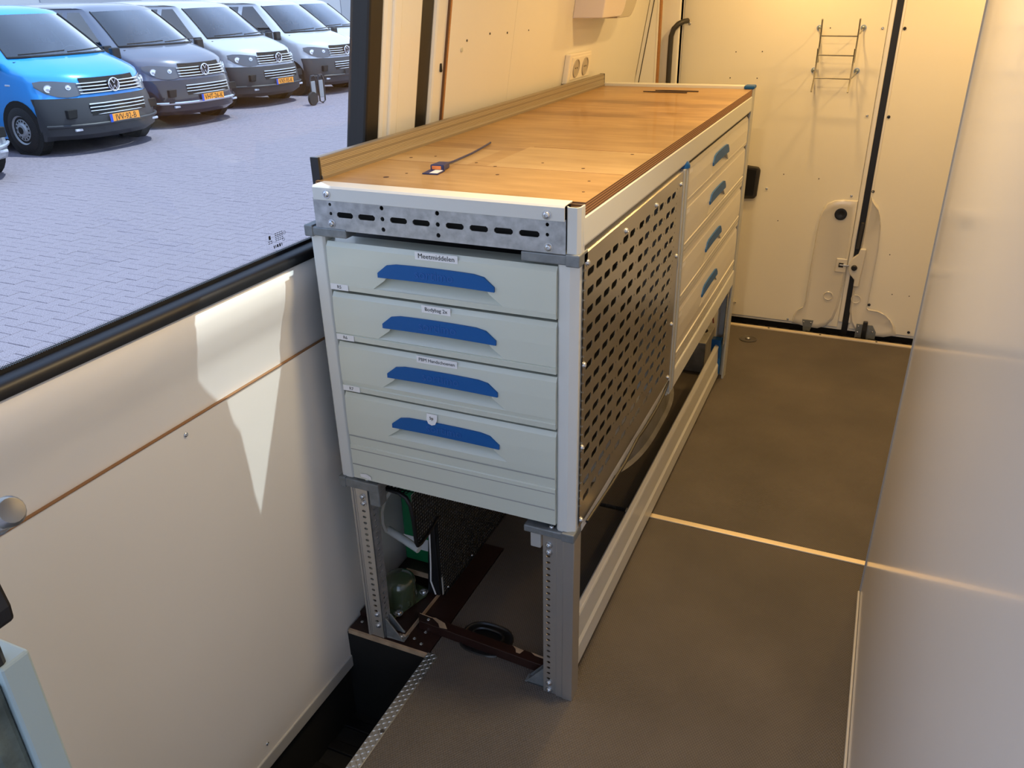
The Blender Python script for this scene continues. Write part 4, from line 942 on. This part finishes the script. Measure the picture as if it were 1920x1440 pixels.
# outline in y,z : front shell with a round lower corner
def disp(o0, o1, name, m, y0, y1, z0, rr):
    pts = [(y0, z0)] + [(y1 - rr + rr * sin(a), z0 + rr - rr * cos(a)) for a in [k * pi / 16 for k in range(9)]] + [(y1, 1.70), (y0, 1.70)]
    v = [(wallx(zz) + o0, yy, zz) for yy, zz in pts] + [(wallx(zz) + o1, yy, zz) for yy, zz in pts]; n = len(pts)
    f_ = [tuple(range(n)), tuple(range(2 * n - 1, n - 1, -1))] + [(k, (k + 1) % n, n + (k + 1) % n, n + k) for k in range(n)]
    return MB().add(v, f_).build(name, m, di, bevel=.003)
disp(.0, .105, 'case', mat('dispenser_white', (.66, .60, .60), .35), 1.50, 1.74, 1.372, .05)
disp(.004, .098, 'clear_cover', mat('dispenser_grey', (.42, .38, .30), .2, coat=.5), 1.69, 1.90, 1.366, .07)

# ================================================================== UNDER THE CABINET
ply = MB(); ply.box(-.603, -.3725, .0, .447, -.012, .0)
pb = thing('plywood_sheet', 'dark film-faced plywood base under the left end of the cabinet', 'plywood board', (-.49, .2, -.012))
ply.build('board', film_ply, pb)
MB().box(-.603, -.3725, -.0075, -.0005, -.012, .0).build('front_edge', light_ply, pb)
up2 = MB(); up2.prism([(-.603, .05), (-.50, .05), (-.478, .018), (-.452, .022), (-.448, .20), (-.448, .60), (-.603, .60)], 'z', .0005, .013)
u2 = thing('plywood_riser', 'thin raised plywood piece with a pale cut edge beside the left leg', 'plywood board', (-.52, .3, .0))
up2.build('board', film_ply, u2)
MB().prism([(-.478, .016), (-.451, .020), (-.451, .022), (-.478, .018)], 'z', .0006, .0128).build('cut_edge', light_ply, u2)
MB().prism([(-.451, .020), (-.449, .020), (-.4465, .20), (-.4485, .20)], 'z', .0006, .0128).build('cut_edge', light_ply, u2)
for (x, y, z_) in ((-.585, .03, 0), (-.58, .075, .013), (-.46, .03, .013), (-.415, .06, 0), (-.405, .02, 0), (-.43, .03, 0)): screw((x, y, z_), (0, 0, 1), .0045, parent=pb if z_ == 0 else u2, h=.0015)
bm_ = thing('floor_batten', 'chipped dark brown plywood batten screwed across the floor', 'batten', (-.26, .075, 0))
MB().prism([(-.452, .092), (-.436, .066), (-.075, .044), (-.075, .072)], 'z', .0005, .026).build('batten', film_ply, bm_, bevel=.001)
for pts in ([(-.40, .0905), (-.37, .082), (-.355, .066), (-.375, .0635), (-.385, .075), (-.41, .088)], [(-.18, .0775), (-.15, .073), (-.155, .060), (-.165, .060), (-.17, .070)], [(-.13, .074), (-.09, .071), (-.092, .066), (-.12, .068)], [(-.448, .091), (-.41, .0885), (-.41, .0865), (-.445, .089)]):
    MB().prism(pts, 'z', .0262, .0267).build('chipped_spot', light_ply, bm_)
for (x, y) in ((-.415, .078), (-.088, .060)): screw((x, y, .0264), (0, 0, 1), .0045, parent=bm_, h=.002)
lt = thing('floor_ring', 'black oval lashing ring tray in the floor behind the batten', 'lashing ring', (-.262, .09, 0))
def oval(cx, cy, rx, ry, z_, n=32, p_=2.6):
    out = []
    for k in range(n):
        t = 2 * pi * k / n; c_, s_ = cos(t), sin(t); out.append((cx + rx * abs(c_) ** (2 / p_) * (1 if c_ > 0 else -1), cy + ry * abs(s_) ** (2 / p_) * (1 if s_ > 0 else -1), z_))
    return out
v = []
for (sc_, zz) in ((1.0, .0005), (.97, .004), (.92, .0045), (.86, .001), (.6, .0008)): v += oval(-.262, .096, .068 * sc_, .056 * sc_, zz)
mb = MB(); n = 32; mb.add(v, [(a * n + k, a * n + (k + 1) % n, (a + 1) * n + (k + 1) % n, (a + 1) * n + k) for a in range(4) for k in range(n)] + [tuple(range(4 * n, 5 * n))]); mb.build('tray', black_plastic, lt, smooth=True)
MB().tube(oval(-.262, .096, .042, .030, .006, 24), .004, 6, closed=True).build('ring', black_plastic, lt, smooth=True)
lr = thing('floor_ring', 'round steel lashing ring tray in the floor near the rear doors', 'lashing ring', (.03, 2.285, 0))
MB().lathe([(.040, 0), (.040, .003), (.035, .004), (.030, .001), (.012, .0008), (.010, .005), (0, .006)], (.03, 2.285, 0.0003), (0, 0, 1), 28).build('tray', mat('tray_dark', (.10, .09, .08), .45, .5), lr, smooth=True)
screw((.03, 2.285, .004), (0, 0, 1), .009, parent=lr)

# perforated steel cover over the corner equipment
mesh_m = mat('mesh_black', (.025, .025, .025), .5, .4)
mc_ = thing('mesh_cover', 'perforated black steel cover folded over the green box under the cabinet', 'cover', (-.44, .3, 0))
XS = -.432
def mesh_sheet(outline, F, pitch=.0098, size=.0076, name='perforated_sheet'):
    """sheet with the outline; the punched holes are real openings laid as a grid inside it"""
    ys = [p[0] for p in outline]; zs_ = [p[1] for p in outline]
    def ins(p):
        c_ = False; n = len(outline)
        for i in range(n):
            a, b2 = outline[i], outline[i - 1]
            if (a[1] > p[1]) != (b2[1] > p[1]) and p[0] < (b2[0] - a[0]) * (p[1] - a[1]) / (b2[1] - a[1]) + a[0]: c_ = not c_
        return c_
    cl_ = []; ny = int((max(ys) - min(ys)) / pitch) + 1; nz = int((max(zs_) - min(zs_)) / pitch) + 1
    for i in range(ny):
        for j in range(nz):
            a0 = min(ys) + i * pitch; b0 = min(zs_) + j * pitch
            if ins((a0 + pitch / 2, b0 + pitch / 2)): cl_.append((a0, a0 + pitch, b0, b0 + pitch, circ8(a0 + pitch / 2, b0 + pitch / 2, size / 2)))
    return MB().perf(cl_, F, .0015).build(name, mesh_m, mc_)
side_out = [(.078, .395), (.082, .255), (.10, .247), (.13, .252), (.186, .262), (.192, .02), (.20, .004), (.72, .004), (.72, .40)]
mesh_sheet(side_out, lambda a, b_, d: (XS - d, a, b_))
mesh_sheet([(-.60, .075), (-.445, .075), (-.434, .085), (-.434, .72), (-.60, .72)], lambda a, b_, d: (a, b_, .402 - d))
# pale sheets added behind the holes to stand in for glints
MB().box(XS - .006, XS - .005, .195, .715, .006, .398).build('glint_sheet', mat('mesh_glint', (.85, .82, .74), .5), mc_)
MB().add([(XS - .004, .08, .395), (XS - .004, .084, .256), (XS - .004, .10, .249), (XS - .004, .186, .263), (XS - .004, .2, .395)], [(0, 1, 2, 3, 4)]).build('glint_sheet', _m['mesh_glint'], mc_)
MB().tube([(-.56, .076, .402), (-.50, .074, .402), (-.465, .074, .400), (-.446, .074, .390), (-.436, .075, .37), (-.433, .077, .33), (-.432, .080, .262), (-.432, .086, .248), (-.432, .10, .245), (-.432, .14, .250), (-.432, .188, .264)], .0055, 8).build('rubber_edging', black_rubber, mc_, smooth=True)
for (y, z_) in ((.215, .02), (.43, .20), (.36, .02)): screw((XS, y, z_), (1, 0, 0), .004, parent=mc_)

gb_ = thing('green_box', 'green plastic box with a white band inside the perforated cover', 'box', (-.52, .3, .05))
gm_ = mat('green_plastic', (.005, .16, .055), .45)
MB().box(-.574, -.440, .24, .36, .056, .37).build('case', gm_, gb_, bevel=.006)
MB().box(-.5740, -.4395, .2385, .2395, .100, .138).build('white_band', label_m, gb_)
MB().box(-.439, -.4385, .25, .35, .100, .138).build('white_band', label_m, gb_)
text_mesh('lettering', 'FI', .030, frame((-.470, .2382, .119), (1, 0, 0), (0, 0, 1)), ink, gb_)
MB().box(-.465, -.458, .2385, .2395, .138, .20).build('white_band', label_m, gb_)
bs = thing('box_stand', 'dark bracket and wooden shelf piece holding up the green box', 'bracket', (-.5, .25, .02))
MB().box(-.55, -.47, .205, .38, .040, .055).build('shelf', film_ply, bs); MB().box(-.55, -.47, .202, .205, .040, .055).build('shelf_edge', light_ply, bs)
MB().box(-.55, -.445, .30, .38, .0135, .040).build('block', black_matte, bs)
MB().prism([(-.475, .0135), (-.438, .0135), (-.440, .30), (-.452, .30), (-.465, .15)], 'y', .18, .200).build('upright', black_plastic, bs, bevel=.003)
MB().tube([(-.452, .176, .23), (-.456, .176, .12), (-.460, .176, .06), (-.448, .176, .02)], .0022, 6).build('wire', label_m, bs)
wh = thing('rope_handle', 'white tube grip on a twisted rope hanging before the green box', 'handle', (-.53, .14, .2))
MB().tube([(-.552, .14, .225), (-.50, .13, .215), (-.452, .12, .205)], .010, 10).build('handle_tube', mat('tube_white', (.55, .58, .57), .35), wh, smooth=True)
MB().tube([(-.548, .125, .23), (-.550, .118, .26), (-.546, .115, .30), (-.532, .114, .34), (-.512, .114, .37), (-.50, .115, .385)], .004, 6).build('rope', mat('rope_white', (.50, .50, .47), .8), wh)
mt = thing('fan_motor', 'dark motor under a clear green dome bolted behind the left leg', 'motor', (-.52, .12, .013))
MB().prism([(-.560, .065), (-.505, .055), (-.470, .165), (-.475, .19), (-.545, .20)], 'z', .0135, .019).build('base_plate', mat('green_base', (.05, .08, .035), .3, coat=.5), mt, bevel=.002)
dg = mat('dome_green', (.055, .075, .040), .18, coat=.9)
MB().lathe([(.044, 0), (.044, .055), (.041, .068), (.030, .078), (.012, .082), (0, .083)], (-.525, .125, .019), (0, 0, 1), 24).build('dome', dg, mt, smooth=True)
MB().box(-.53, -.484, .10, .15, .019, .045).build('terminal', dg, mt, bevel=.006)
for (x, y) in ((-.502, .075), (-.482, .172)): bolt((x, y, .019), (0, 0, 1), .009, mt)

# wheel arch
wa = MB(); base = []
def arch(sx_, sy_, zz):
    pts = []
    for k in range(41):
        t = -pi / 2 + pi * k / 40; c_, s_ = cos(t), sin(t); pts.append((-.60 + .455 * sx_ * abs(c_) ** .45, 1.33 + .50 * sy_ * (abs(s_) ** .7) * (1 if s_ > 0 else -1), zz))
    return pts
lv = [(1.03, 1.02, .0), (1.0, 1.0, .008), (.985, .97, .06), (.96, .92, .15), (.92, .82, .24), (.85, .66, .31), (.6, .4, .35), (.0, .1, .36)]
v = []
for a, b_, zz in lv: v += arch(a, b_, zz)
n = 41
wa.add(v, [(i * n + k, i * n + k + 1, (i + 1) * n + k + 1, (i + 1) * n + k) for i in range(len(lv) - 1) for k in range(n - 1)])
wob = wa.build('wheel_arch', mat('arch_white', (.50, .50, .49), .4, var=.25, vscale=14), smooth=True); tag(wob, 'white dusty wheel arch bulging from the floor behind the perforated panel', 'wheel arch')
mbx = thing('metal_box', 'scuffed grey metal box on the floor inside the far end of the frame', 'box', (-.2, 1.9, 0))
MB().box(-.34, -.085, 1.845, 2.05, .0, .135).build('case', mat('scuffed_grey', (.30, .30, .29), .45, .3, var=.4, vscale=18), mbx, bevel=.003)
screw((-.15, 1.845, .02), (0, -1, 0), .004, parent=mbx)
tag(MB().lathe([(.10, 0), (.115, .02), (.115, .34), (.09, .38), (0, .39)], (-.21, 2.18, .0), (0, 0, 1), 24).build('white_drum', mat('drum_white', (.55, .55, .53), .4), smooth=True), 'white round drum standing behind the metal box', 'drum')
tag(MB().tube([(-.10, 1.93, .155), (-.13, 1.96, .17), (-.17, 1.97, .16), (-.20, 1.95, .155), (-.18, 1.90, .15), (-.12, 1.90, .15)], .008, 6).build('black_cable', black_rubber), 'loop of black cable lying on top of the metal box', 'cable')
tag(MB().tube([(-.09, 2.02, .16), (-.10, 2.04, .20), (-.13, 2.055, .235), (-.19, 2.064, .225)], .0035, 6).build('red_cable', mat('red_cable', (.12, .012, .01), .5)), 'thin dark red cable hanging before the white drum', 'cable')
tag(MB().tube([(.010, .045, .465), (.011, .12, .462), (.011, .22, .455), (.011, .32, .452), (.011, .42, .462), (.011, .50, .455), (.010, .60, .452), (.008, .70, .455), (.002, .77, .46)], .0035, 6).build('black_cable', black_rubber), 'black cable running along the bottom edge of the perforated panel', 'cable')

# ================================================================== FOREGROUND LEFT
fg = thing('padded_bulkhead_end', 'pale blue-grey framed screen end with a green textured face at the lower left', 'bulkhead', (-.30, -.94, 0))
MB().box(-.50, -.223, -.955, -.925, -.30, .90).build('frame', mat('frame_pale', (.38, .47, .46), .4), fg, bevel=.003)
MB().box(-.50, -.228, -.985, -.955, -.30, .885).build('padded_face', mat('green_fabric', (.12, .15, .13), .9, var=.6, vscale=30, bump=.5, bscale=120), fg, bevel=.006)

nu = thing('pipe_fitting', 'shiny hexagonal metal pipe fitting poking in at the left picture edge', 'fitting', (-.14, -.95, 1.09))
ax0 = Vector((.80, 0, .45)).normalized(); c0 = Vector((-.142, -.95, 1.092))
MB().cyl(c0 - ax0 * .012, ax0, .0140, .016, 6).build('hex_nut', mat('worn_steel', (.34, .33, .30), .3, .8), nu, bevel=.0015)
MB().lathe([(.011, 0), (.0125, .002), (.0125, .008), (.010, .012), (.006, .013), (0, .013)], c0 + ax0 * .004, ax0, 18).build('cap', _m['worn_steel'], nu, smooth=True)
MB().cyl(c0 - ax0 * .16, ax0, .010, .15, 12).build('pipe', diecast, nu, smooth=True)
MB().cyl(c0 - ax0 * .03, ax0, .0145, .016, 18).build('collar', diecast, nu, bevel=.002)
bl_ = thing('latch_block', 'black rounded plastic block above the pale screen end at the left', 'latch', (-.21, -.95, .96))
MB().prism([(-.27, .945), (-.218, .945), (-.205, .953), (-.203, .97), (-.212, 1.02), (-.225, 1.05), (-.27, 1.05)], 'y', -.965, -.935).build('block', black_plastic, bl_, bevel=.004)
MB().cyl((-.235, -.95, .90), (0, 0, 1), .008, .045, 12).build('stem', black_plastic, bl_)
